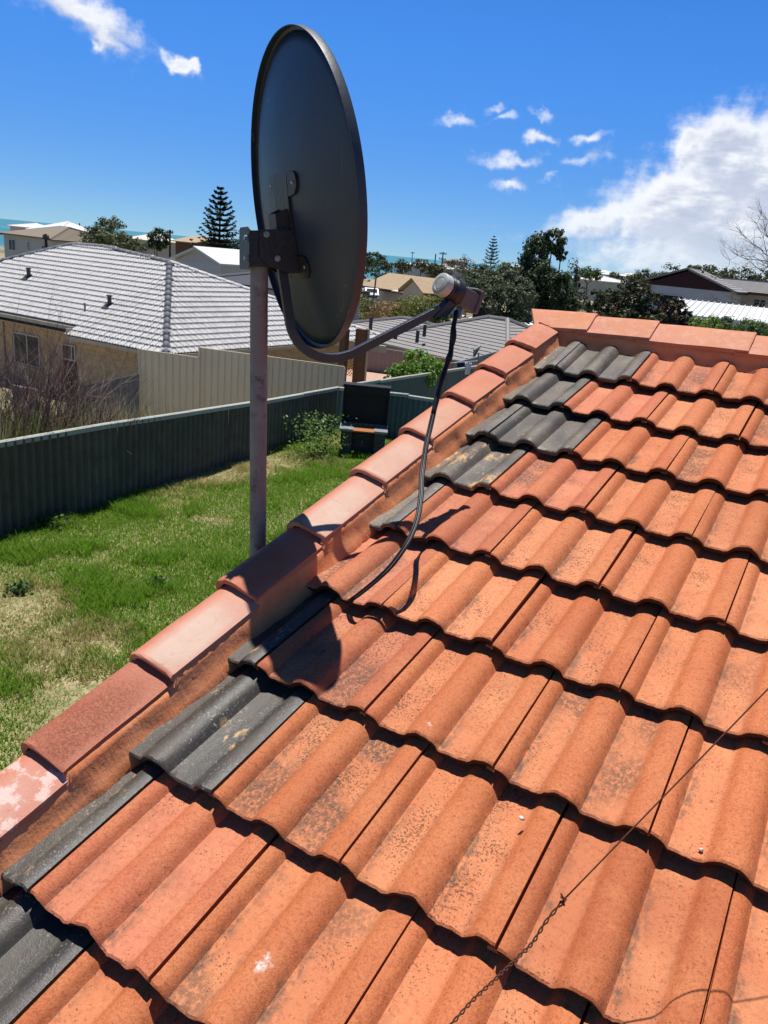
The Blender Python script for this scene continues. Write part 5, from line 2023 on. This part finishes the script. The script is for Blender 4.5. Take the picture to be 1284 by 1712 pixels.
aw.prism([a0, a1, a1 + Vector((.5, 2.2, .25)), a0 + Vector((.5, 2.2, .25))], (0, 0, .1))
aw.build('awning', M_CRROOF, h4)
# parked car
car = thing('parked_car', 'white car parked in front of the beige house', 'car', (-52.185, 84.487, -4.689))
c0 = Vector((-52.221, 84.521, -4.546)); cu = Vector((.8, .6, 0)); cw = Vector((-.6, .8, 0))
Mc = Matrix((cu, cw, Vector((0, 0, 1)))).transposed()
def CP_(x, y_, z):
    return c0 + cu * x + cw * y_ + Vector((0, 0, z))
bd = MB()
sec = [(-.0, .25), (0, .75), (.25, .85), (1.1, .92), (1.75, 1.42), (3.2, 1.45), (3.9, .98), (4.3, .92), (4.35, .3)]
bd.prism([CP_(-.85, y_, z) for y_, z in sec], cu * 1.7)
o = bd.build('body', M_CAR, car, fix=True)
MB().prism([CP_(-.72, 1.16, .98), CP_(.72, 1.16, .98), CP_(.66, 1.70, 1.38), CP_(-.66, 1.70, 1.38)], -cw * .03 + Vector((0, 0, .02))).build('windscreen', M_GLASS, car)
for s_ in (-1, 1):
    MB().box(CP_(s_ * .6, -.02, .66), (.34, .05, .16), Mc).build('headlight', M_GREYPL, car)
    MB().prism([CP_(s_ * .86, 1.5, 1.0), CP_(s_ * .86, 3.5, 1.02), CP_(s_ * .86, 3.1, 1.38), CP_(s_ * .86, 1.85, 1.38)], cu * (.01 * s_)).build('side_window', M_GLASS, car)
    for y_ in (.85, 3.5):
        MB().lathe(CP_(s_ * .88, y_, .32), cu * s_, [(-.18, .32), (0, .32)], 14).build('wheel', M_BLACK, car)
MB().box(CP_(0, -.03, .48), (1.2, .05, .16), Mc).build('grille', M_BLACK, car)

# pale house with maroon gable on the right
h5, Q5, r5 = simple_house('pale rendered house with maroon gable and wide dark window', (-11.369, 64.876, 0.505), 6.6, 9, R(2), -2.6, (-11.446, 64.949, 0.813)[2], (-11.790, 65.275, 2.176)[2], 'gable', M_WALLG, M_GTILE, [('f', -1.0, -.9, 1.9, 1.05, (.8,)), ('r', 1.2, -.8, .9, 1.2)], along='y', gablem=M_MAROON, gauge=.45, trim=M_MAROON)
for px_ in ((-10.423, 69.453, 1.541), (-10.151, 69.583, 1.475), (-10.946, 68.052, 1.833)):
    q_ = Vector(px_)
    MB().tube([q_ - Vector((0, 0, .3)), q_ + Vector((0, 0, .3))], .09, 8).build('roof_vent', M_BLACK, h5)
simple_house('brown brick wing with dark roof right of the maroon gable house', (-7.923, 74.043, 0.295), 8, 8, R(2), -2.8, (-8.070, 74.181, 0.876)[2], (-8.711, 77.800, 1.775)[2], 'gable', M_WALLB, M_GTILE, [('f', -2, -.6, 1.0, 1.0), ('f', 1, -.6, 1.0, 1.0)], gauge=.45, trim=M_TIMBER)
cp_, Qc, rc_ = simple_house('open carport with white ribbed metal roof beyond the right hand hedge', (-2.643, 33.291, 0.081), 6.4, 3.6, R(4), -3.4, (-3.050, 32.999, -0.075)[2], (-3.608, 36.507, 0.411)[2], 'skillion', M_WALLG, M_WROOF, over=.25, name='carport', cat='carport')
rb_ = MB()
for k in range(28):
    x = -3.4 + k * .25
    za, zb = (-3.050, 32.999, -0.075)[2], (-3.608, 36.507, 0.411)[2]
    rb_.prism([Qc(x, -.26, za + .012), Qc(x + .05, -.26, za + .012), Qc(x + .04, -.26, za + .05), Qc(x + .01, -.26, za + .05)], Qc(0, 3.86, zb) - Qc(0, -.26, za))
kind(rb_.build('roof_rib', M_WROOF, rc_), 'stuff')

# houses towards the sea
simple_house('brown tiled house with pale walls at the far left edge', (-71.022, 49.759, -0.756), 9.5, 8, R(-8), -4.5, (-70.341, 50.285, -0.398)[2], (-74.948, 52.951, 0.757)[2], 'hip', M_WALLW, M_BTILE, [('f', .3, -1.7, .5, .9), ('f', -3, -1.9, 1.4, 1.1), ('f', 3.2, -1.7, .7, .7), ('f', 3.9, -1.8, .4, .8)], capm=M_BTILE, gauge=.4)
simple_house('two level house with bright white hip roof behind the brown tiled house', (-103.396, 75.084, -0.442), 8.5, 8, R(-10), -4, (-103.458, 75.143, -0.195)[2], (-108.087, 77.985, 1.452)[2], 'hip', M_WALLB, M_WROOF, [('f', 3.2, -1.6, .8, .8)])
simple_house('low white roofed extension left of the bright white hip roof', (-112.542, 77.172, -0.368), 4.5, 6, R(-10), -4, (-112.673, 77.296, 0.151)[2], (-114.777, 78.785, 0.839)[2], 'hip', M_WALLB, M_WROOF)
simple_house('low dark flat roofed house between the olive tree and the white roof', (-112.948, 89.106, -0.288), 5, 6, R(-10), -4, (-112.971, 89.128, -0.194)[2], (-114.896, 90.667, 0.357)[2], 'hip', M_WALLG, M_BTILE)
simple_house('house with cream metal roof between two dark trees', (-96.238, 86.459, -0.418), 5.2, 6, R(-10), -5, (-96.303, 86.521, -0.159)[2], (-99.068, 89.012, 0.962)[2], 'hip', M_WALLB, M_CRROOF)
simple_house('brown brick house with flat roof left of the norfolk pine', (-79.276, 79.322, 0.023), 4.6, 6, R(-10), -5, (-79.353, 79.395, 0.328)[2], (-81.888, 81.909, 1.168)[2], 'gable', M_TIMBER, M_TANROOF, [('f', -.6, -2.0, .5, .6)])
simple_house('white metal roof right behind the white tiled roof', (-42.573, 44.017, -1.117), 5.4, 6, R(-8), -5, (-42.680, 44.118, -0.692)[2], (-45.635, 46.465, 0.334)[2], 'gable', M_WALLW, M_WROOF, along='y')
simple_house('grey roof with dark panels behind the dish pole', (-30.572, 36.205, -1.380), 7, 6, R(-6), -5, (-30.589, 36.221, -1.313)[2], (-33.605, 39.680, -0.460)[2], 'hip', M_WALLG, M_GTILE2, capm=M_GTILE)

TOWN = [  # px, eave py, ridge py, depth, width m, roof, label
    ('white roofed house among trees left of the power poles', (-103.989, 187.401, -0.946), (-105.832, 190.444, 0.243), 8, M_WROOF), ('grey roofed house below the distant power poles', (-91.065, 176.682, -0.671), (-92.769, 179.718, 0.291), 9, M_GTILE),
    ('house with pink tiled roof right of the power poles', (-155.881, 310.233, 1.072), (-158.029, 314.235, 2.051), 8, M_PINKFENCE), ('long low white roof behind the receiver', (-68.577, 141.034, -0.533), (-70.081, 143.974, -0.117), 9, M_WROOF),
    ('white walled house right of the far norfolk pine', (-84.046, 205.623, 1.068), (-85.497, 208.793, 2.004), 6, M_WROOF), ('white roofed house right of the tall dark tree', (-37.241, 122.829, 0.283), (-38.401, 126.110, 1.074), 6.5, M_WROOF),
    ('grey shed roof among the right hand trees', (-50.914, 127.157, 0.279), (-51.884, 129.285, 0.944), 5, M_GTILE), ('reddish roofed house behind the bare tree', (-17.427, 171.177, 1.944), (-18.203, 176.029, 3.095), 9, M_PINKFENCE),
    ('small white roof low between the tree tops', (-75.906, 271.113, 1.520), (-77.037, 274.479, 2.488), 8, M_WROOF), ('pale roof near the horizon right of the white roof', (-82.091, 316.200, 1.729), (-83.202, 319.634, 2.846), 9, M_CRROOF),
    ('tiny white house on the horizon above the magnolia', (-115.443, 394.505, 2.427), (-116.645, 397.893, 3.560), 9, M_WROOF), ('pale house behind the bare tree branches', (-23.839, 191.718, 1.766), (-24.533, 195.355, 2.791), 8, M_WROOF)]
for lb, a, b, w, rm_ in TOWN:
    simple_house(lb, a, w, 7, R(-15), a[2] - 2.6, a[2], b[2], 'hip', M_WALLW, rm_, [('f', -w * .22, a[2] - 1.6, 1.2, 1.0)])

# power poles
def power_pole(px, top, label, arms=1):
    b = Vector(px); 
    p = thing('power_pole', label, 'power pole', (b.x, b.y, top - 11))
    MB().tube([(b.x, b.y, top - 11), (b.x, b.y, top)], [.17, .11], 8).build('pole', M_POLEWOOD, p)
    for k in range(arms):
        z = top - .35 - k * 1.0
        MB().box((b.x, b.y, z), (2.2, .12, .14), Matrix.Rotation(R(-25), 3, 'Z')).build('crossarm', M_POLEWOOD, p)
        for s_ in (-.95, -.4, .4, .95):
            q_ = Vector((b.x, b.y, z + .12)) + Vector((math.cos(R(-25)), math.sin(R(-25)), 0)) * s_
            MB().lathe(q_, (0, 0, 1), [(-.06, .05), (.1, .07), (.16, .04)], 6).build('insulator', M_GREYPL, p)
    return p


power_pole((-72.667, 139.052, 0.389), (-73.110, 139.473, 2.148)[2], 'bare power pole left of the receiver without crossarms', 0)
power_pole((-71.480, 139.777, 0.514), (-72.006, 140.277, 2.603)[2], 'power pole with two crossarms left of the receiver', 2)
power_pole((-133.591, 237.873, 0.699), (-134.119, 238.374, 2.795)[2], 'smaller far power pole right of the dish edge', 1)
power_pole((-124.126, 97.701, 0.793), (-124.307, 97.872, 1.511)[2], 'short dark pole standing left of the olive tree', 0)
power_pole((-74.097, 71.540, 0.501), (-74.378, 71.806, 1.615)[2], 'power pole with a long crossarm left of the norfolk pine', 1)
power_pole((-56.354, 41.188, -0.638), (-56.571, 41.395, 0.225)[2], 'dark power pole in front of the brown tiled house', 2)

# ------------------------------------------------------------------ trees, bushes
OL1, OL2 = (.058, .075, .026), (.14, .155, .062)
DK1, DK2 = (.030, .046, .018), (.085, .108, .040)


def blob(px, r):
    return (px, r if isinstance(r, tuple) else (r, r, r))


def gnd(px):
    return (px[0], px[1], tz(px[0], px[1]))


p = (-52.259, 43.870, 0.262)
tree('olive_tree', 'broad olive green tree with dark crown behind the white tiled roof', 'tree', gnd(p), [blob((-53.221, 44.815, 0.995), (1.5, 1.4, .95)), blob((-53.053, 43.349, 0.084), (1.3, 1.2, 1.0)), blob((-50.729, 43.457, 0.071), (1.8, 1.4, .9)), blob((-49.553, 44.035, -0.172), (1.2, 1.0, .65))], 5200, .20, OL1, OL2, trunk=.18)
p = (-56.742, 53.518, 0.452)
tree('round_tree', 'small dark round tree between cream roof and power pole', 'tree', gnd(p), [blob((-56.768, 53.544, 0.557), (1.05, 1.0, .95)), blob((-57.015, 53.185, -0.011), (.8, .8, .6))], 2200, .2, DK1, DK2, trunk=.12)
p = (-59.476, 68.548, -0.588)
tree('bushy_tree', 'dark bushy tree right behind the norfolk pine', 'tree', gnd(p), [blob((-60.281, 68.427, 0.297), (1.8, 1.5, 1.3)), blob((-59.217, 68.656, -0.690), (2.0, 1.8, 1.5)), blob((-59.772, 65.704, -1.235), (1.8, 1.4, 1.0))], 3600, .25, DK1, OL2, trunk=.16)
p = (-52.020, 84.105, 0.407)
tree('bushy_tree', 'dark tree touching the right edge of the dish', 'tree', gnd(p), [blob((-52.208, 83.990, 0.387), (1.5, 1.4, .9)), blob((-49.388, 81.750, -0.162), (1.4, 1.2, .6))], 1800, .25, DK1, DK2, trunk=.14)
FAR = [((-79.899, 146.946, 0.096), 1.6, 'rounded tree below the distant power poles'), ((-93.928, 163.000, -0.445), 1.6, 'low tree on the sea horizon right of the dish'), ((-63.709, 132.092, 0.549), 2.6, 'brownish broad tree behind the receiver'), ((-62.775, 120.094, -0.486), 1.5, 'dark tree below the crossarm pole'),
       ((-35.599, 118.112, 1.361), 1.5, 'fresh green tree right of the tall dark tree'), ((-26.070, 111.484, 1.536), 1.4, 'dark round tree left of the maroon gable'), ((-23.130, 117.050, 2.185), 2.2, 'olive tree showing above the left slope of the maroon gable'),
       ((-16.567, 108.799, 2.543), 1.7, 'dark tree behind the ridge of the maroon gable house'), ((-13.123, 107.089, 2.449), 2.0, 'spreading dark tree behind the bare branches'), ((-11.174, 114.318, 2.579), 1.8, 'dark tree at the right picture edge'), ((-21.354, 123.138, 2.760), 1.6, 'green tree just above the maroon gable apex'), ((-54.927, 149.680, 1.701), 2.2, 'far tree hidden partly by the tall dark tree'),
       ((-36.496, 135.671, 1.022), 1.2, 'small olive tree above the magnolia'), ((-51.891, 114.392, 0.088), 1.6, 'brown green tree below the far norfolk pine'), ((-50.222, 121.552, 0.455), 1.5, 'yellowish green tree above the wide dark tree')]
for i, (p, r_, lb) in enumerate(FAR):
    a_, b_ = ((.07, .12, .03), (.13, .20, .05)) if 'fresh' in lb or 'yellow' in lb or lb.startswith('green') else (((.07, .065, .035), (.12, .11, .055)) if 'brown' in lb else (DK1, OL2))
    c = Vector(p)
    tree('far_tree', lb, 'tree', gnd(p), [blob(tuple(c), (r_, r_, r_ * .62)), blob(tuple(c + Vector((r_ * .7, .3, -r_ * .25))), (r_ * .8, r_ * .8, r_ * .5)), blob(tuple(c + Vector((-r_ * .7, -.3, -r_ * .3))), (r_ * .75, r_ * .7, r_ * .45))], 1500, .30, a_, b_, trunk=.14, nclump=28)
# wide grey-green tree and the tall one beside it
p = (-16.984, 41.792, -0.708)
tree('wide_tree', 'wide grey green tree behind the charcoal roof', 'tree', gnd(p), [blob((-17.726, 41.591, -0.125), (1.45, 1.3, 1.0)), blob((-17.345, 43.174, 0.271), (1.3, 1.2, 1.0)), blob((-16.110, 41.050, -0.780), (1.4, 1.3, 1.1)), blob((-18.746, 42.421, 0.394), (.8, .9, .55)), blob((-15.927, 42.463, -0.530), (.9, 1.0, 1.1)), blob((-15.571, 41.069, -1.531), (1.0, 1.0, .6))], 22000, .14, (.052, .072, .036), (.135, .165, .082), trunk=.2, clump=.26, nclump=60)
p = (-15.297, 44.986, -1.218)
tree('tall_tree', 'tall dark tree with a loose split top standing above the ridge', 'tree', gnd(p), [blob((-16.620, 45.343, 1.688), (.85, .9, 1.25)), blob((-15.905, 46.178, 2.802), (.75, .8, .75)), blob((-16.612, 45.666, 2.519), (.45, .5, .6)), blob((-15.315, 46.234, 2.068), (.45, .5, .45)), blob((-16.078, 45.065, 0.153), (1.3, 1.2, 1.5)), blob((-15.006, 45.562, -0.149), (1.1, 1.1, 1.3)), blob((-16.352, 44.474, -0.983), (1.0, 1.0, .9)), blob((-14.229, 45.771, -0.759), (.7, .8, .8))], 26000, .15, (.032, .055, .020), (.095, .135, .052), trunk=.2, clump=.24, nclump=60)
p = (-14.691, 47.242, 0.601)
tree('slender_tree', 'thin grey leaved tree at the right of the tall dark tree', 'tree', gnd(p), [blob((-14.822, 47.270, 0.870), (.5, .5, 1.0)), blob((-14.275, 47.090, -0.416), (.8, .8, .9))], 1400, .15, (.09, .10, .07), (.16, .17, .12), trunk=.07)
p = (-6.729, 29.680, -0.090)
tree('magnolia', 'glossy magnolia with brown backed leaves behind the ridge', 'tree', gnd(p), [blob((-6.713, 29.815, 0.239), (.95, .9, .85)), blob((-7.345, 29.370, 0.019), (.75, .8, .7)), blob((-5.991, 30.173, 0.097), (.65, .7, .65)), blob((-6.635, 28.367, -0.489), (1.1, .9, .5)), blob((-6.550, 30.107, 0.758), (.4, .4, .35)), blob((-5.502, 29.020, -0.474), (.6, .7, .5))], 9500, .13, (.022, .040, .016), (.065, .085, .032), (.11, .06, .03), .2, trunk=.12, nclump=70, clump=.22)
p = (-4.597, 28.489, -0.042)
tree('magnolia', 'smaller reddish topped magnolia left of the green hedge', 'tree', gnd(p), [blob((-4.607, 28.498, -0.002), (.5, .55, .5)), blob((-4.758, 28.530, 0.307), (.3, .3, .3)), blob((-4.291, 28.559, -0.314), (.5, .5, .4))], 2600, .12, (.020, .035, .014), (.05, .065, .025), (.15, .05, .035), .25, trunk=.07, nclump=40, clump=.25)
HEDGE = [((-3.321, 26.749, -0.148), (.55, .6, .38), (.13, .22, .03), (.24, .34, .06), 'yellow green bush at the left end of the hedge'), ((-2.780, 27.058, -0.147), (.5, .6, .36), (.05, .09, .035), (.11, .17, .07), 'grey green bush in the middle of the hedge'),
         ((-2.175, 26.934, -0.107), (.5, .6, .38), (.07, .13, .03), (.15, .23, .06), 'mid green bush before the white carport roof'), ((-1.672, 26.959, -0.156), (.42, .6, .32), (.05, .10, .03), (.11, .18, .05), 'green bush at the right end of the hedge')]
for p, r_, a_, b_, lb in HEDGE:
    tree('hedge_bush', lb, 'bush', gnd(p), [blob(p, r_), blob((p[0] + .1, p[1], p[2] - .45), (r_[0] * 1.05, r_[1], .5))], 3600, .075, a_, b_, trunk=.05, group='bushes along the right hand hedge')
p = (-11.240, 22.061, -2.172)
tree('green_bush', 'bright green leafy bush above the back fence', 'bush', gnd(p), [blob((-11.189, 22.092, -2.167), (.62, .6, .42)), blob((-11.437, 21.470, -2.473), (.45, .5, .3)), blob((-10.639, 22.008, -2.256), (.4, .5, .35)), blob((-11.572, 21.079, -2.657), (.25, .3, .2)), blob((-10.967, 21.698, -2.575), (.7, .6, .4))], 5200, .09, (.10, .22, .025), (.24, .38, .06), trunk=.05, nclump=50)
SHR = [((-33.320, 53.446, -2.959), 1.3, (.14, .15, .05), 'pale green shrub by the parked car'), ((-30.864, 52.458, -2.866), 1.3, (.25, .17, .08), 'brownish dry shrub mound before the beige house'), ((-29.524, 53.346, -2.544), 1.5, (.15, .16, .035), 'yellow green shrub left of the white awning'), ((-28.302, 54.162, -2.234), 1.4, (.14, .15, .03), 'yellow green shrub behind the feed arm'),
       ((-26.296, 52.730, -2.625), 1.0, (.07, .10, .03), 'dark green shrub behind the receiver clamp'), ((-44.097, 68.929, -3.503), 1.0, (.03, .05, .02), 'dark shrub beside the parked car'), ((-34.220, 69.069, -2.017), 1.3, (.05, .07, .025), 'dark green bush left under the receiver')]
for p, r_, c_, lb in SHR:
    tree('shrub', lb, 'shrub', gnd(p), [blob(p, (r_, r_, r_ * .5)), blob((p[0], p[1], p[2] - .7), (r_ * 1.2, r_, r_ * .5))], 2200, .16, c_, tuple(min(.5, v * 1.7) for v in c_), trunk=.06)


def norfolk(label, base, h, hw, whorls, bare=.0, dens=1.0, twigs=9):
    t_ = thing('norfolk_pine', label, 'pine tree', base)
    b = Vector(base)
    MB().tube([b, b + Vector((0, 0, h * .5)), b + Vector((0, 0, h))], [h * .02, h * .013, .02], 8).build('trunk', M_BARK, t_, True)
    P, S, C, Nn = [], [], [], []
    br = MB()
    rs_ = random.Random(int(h * 10))
    for k in range(whorls):
        u = k / (whorls - 1)
        z = h * (bare + (1 - bare) * u ** .92)
        L = hw * (1 - u) ** .8 * rs_.uniform(.85, 1.1) + .10 * hw
        a0 = rs_.uniform(0, 6.28)
        for j in range(6):
            an = a0 + j * math.pi / 3 + rs_.gauss(0, .1)
            Lj = L * rs_.uniform(.8, 1.1)
            d = Vector((math.cos(an), math.sin(an), 0))
            pts = []
            for i in range(9):
                s = i / 8
                pts.append(b + Vector((0, 0, z)) + d * (Lj * s) + Vector((0, 0, Lj * (.10 * s - .30 * s * (1 - s) + .22 * s ** 3))))
            br.tube(pts, [h * .0035 * (1 - .7 * i / 8) for i in range(9)], 4, caps=False)
            sd_ = d.cross(Vector((0, 0, 1)))
            for i in range(1, 9):
                s = i / 8
                for q in range(int(twigs * dens)):
                    w = rs_.uniform(-1, 1)
                    wl_ = Lj * .20 * (1.1 - s * .6)
                    p_ = pts[i] + sd_ * (w * wl_) + Vector((0, 0, abs(w) * wl_ * .45 + rs_.uniform(-.02, .1) * wl_)) + d * rs_.uniform(-.06, .06) * Lj
                    P.append(p_); Nn.append((sd_.x * .3 + rs_.gauss(0, .4), sd_.y * .3 + rs_.gauss(0, .4), 1.0 + rs_.gauss(0, .4)))
    br.build('branches', M_BARK, t_)
    P = np.array(P)
    link('crown', leaf_mesh('crown', P, h * .034, leafcol(len(P), (.012, .030, .018), (.035, .062, .034)), np.array(Nn), .38), t_)


p = (-57.323, 62.227, -1.291)
norfolk('dark norfolk pine behind the white tiled roof', (p[0], p[1], p[2] - 2.5), (-59.020, 64.001, 5.873)[2] - p[2] + 2.5, 3.0, 17, .12, 1.3, 11)
p = (-127.616, 289.667, 0.299)
norfolk('distant norfolk pine with widely spaced tiers of branches', (p[0], p[1], p[2] - 4), (-129.990, 292.537, 11.333)[2] - p[2] + 4, 3.4, 10, .25, 1.2, 12)


# bare tree at the right edge
bt_ = thing('bare_tree', 'leafless tree reaching in from the right edge', 'tree', gnd((-1.567, 40.880, -0.719)))
random.seed(12)
mb = MB()
b0 = Vector(gnd((-1.756, 40.764, -0.739))); b1 = Vector((-2.250, 41.084, 0.834)); b2 = Vector((-3.190, 41.236, 2.631))
mb.tube([b0, b1, b2], [.13, .09, .05], 7)
for tgt, r_ in (((-4.430, 41.079, 4.070), .045), ((-4.938, 40.561, 3.475), .04), ((-4.922, 40.177, 2.447), .04), ((-4.214, 41.356, 4.472), .04), ((-5.149, 39.574, 2.797), .03), ((-4.882, 38.261, 0.554), .045), ((-4.400, 40.237, 1.825), .035), ((-3.712, 41.435, 3.930), .04)):
    s_ = b1.lerp(b2, random.uniform(.35, 1.0)) if r_ < .045 else b1
    e = Vector(tgt)
    path = [s_ + (e - s_) * (i / 6) + Vector((random.gauss(0, .07), random.gauss(0, .07), random.gauss(0, .07) + .25 * math.sin(math.pi * i / 6) * (-1 if r_ == .045 else .3))) * (0 if i in (0,) else 1) for i in range(7)]
    mb.tube(path, [r_ * .65 * (1 - .8 * i / 6) for i in range(7)], 5)
    for i in range(2, 7):
        for k in range(3):
            d = ((e - s_).normalized() + Vector((random.gauss(0, .7), random.gauss(0, .7), random.gauss(0.1, .6)))).normalized()
            branch(mb, path[i], d, random.uniform(.40, .8), r_ * .24, 2, .5, 4, .12, .66, 3)
mb.build('branches', M_BARK, bt_, True)

# dry shrub and rank grass behind the side fence
random.seed(4)
DS = thing('dry_shrub', 'tangle of bare reddish stems behind the side fence', 'shrub', gnd((-13.329, 10.263, -2.935)))
mb, mp = MB(), MB()
for k in range(54):
    y_ = random.uniform(4.9, 8.4)
    base = Vector((float(fence_x(y_)) - random.uniform(.7, 1.8), y_, -3.4))
    d = Vector((random.gauss(0, .2), random.gauss(0, .2), 1))
    hs_ = math.exp(-((y_ - 6.8) / 1.5) ** 2)
    (branch)(mb if random.random() < .75 else mp, base, d, random.uniform(.8, 1.1) * (.85 + .75 * hs_), random.uniform(.020, .032), 3, .45, 4, .30, .72, 4)
mb.build('stems', M_TWIG, DS)
mp.build('pale_stems', M_TWIGP, DS)
# long weeds
n = 16000
y = rng.uniform(3.2, 10.5, n)
x = fence_x(y) - .55 - rng.random(n) ** 1.4 * 3.2
u = np.clip((y - 4.8) / 4.0, 0, 1)
P = np.stack([x, y, 0 * x], 1)
zg = np.full(n, -3.62)
h = np.clip(rng.normal(2.35 - 1.0 * u, .25, n) - .06 * (fence_x(y) - x), .4, 2.9)
g1 = np.array([.10, .19, .03]) + rng.random((n, 1)) * np.array([.13, .14, .03])
g2 = np.array([.38, .33, .17]) + rng.random((n, 1)) * np.array([.2, .17, .12])
cc = np.where((rng.random(n) < .38 + .45 * u)[:, None], g2, g1)
o = link('rank_grass', blades('rank_grass', P[:, 0], P[:, 1], zg - .05, h, rng.uniform(.012, .03, n), cc, .16))
kind(o, 'stuff')

# far wood along the horizon
blobs_P, blobs_N = [], []
n_b = 190
for i in range(n_b):
    a_ = R(random.uniform(-36, 25)); dd = random.uniform(170, 620)
    x, y_ = dd * math.sin(a_), dd * math.cos(a_)
    if math.degrees(a_) < -30 and dd > 300:
        continue
    g_ = tz(x, y_)
    hgt = random.uniform(3.0, 6.5)
    P, Nn = crown_points([((x, y_, g_ + hgt * .55), (hgt * 1.1, hgt * 1.1, hgt * .5))], 240, .33, 14)
    blobs_P.append(P); blobs_N.append(Nn)
P = np.concatenate(blobs_P); Nn = np.concatenate(blobs_N)
o = link('far_woodland', leaf_mesh('far_woodland', P, 1.0, leafcol(len(P), (.03, .042, .02), (.08, .09, .045)), Nn))
kind(o, 'stuff')
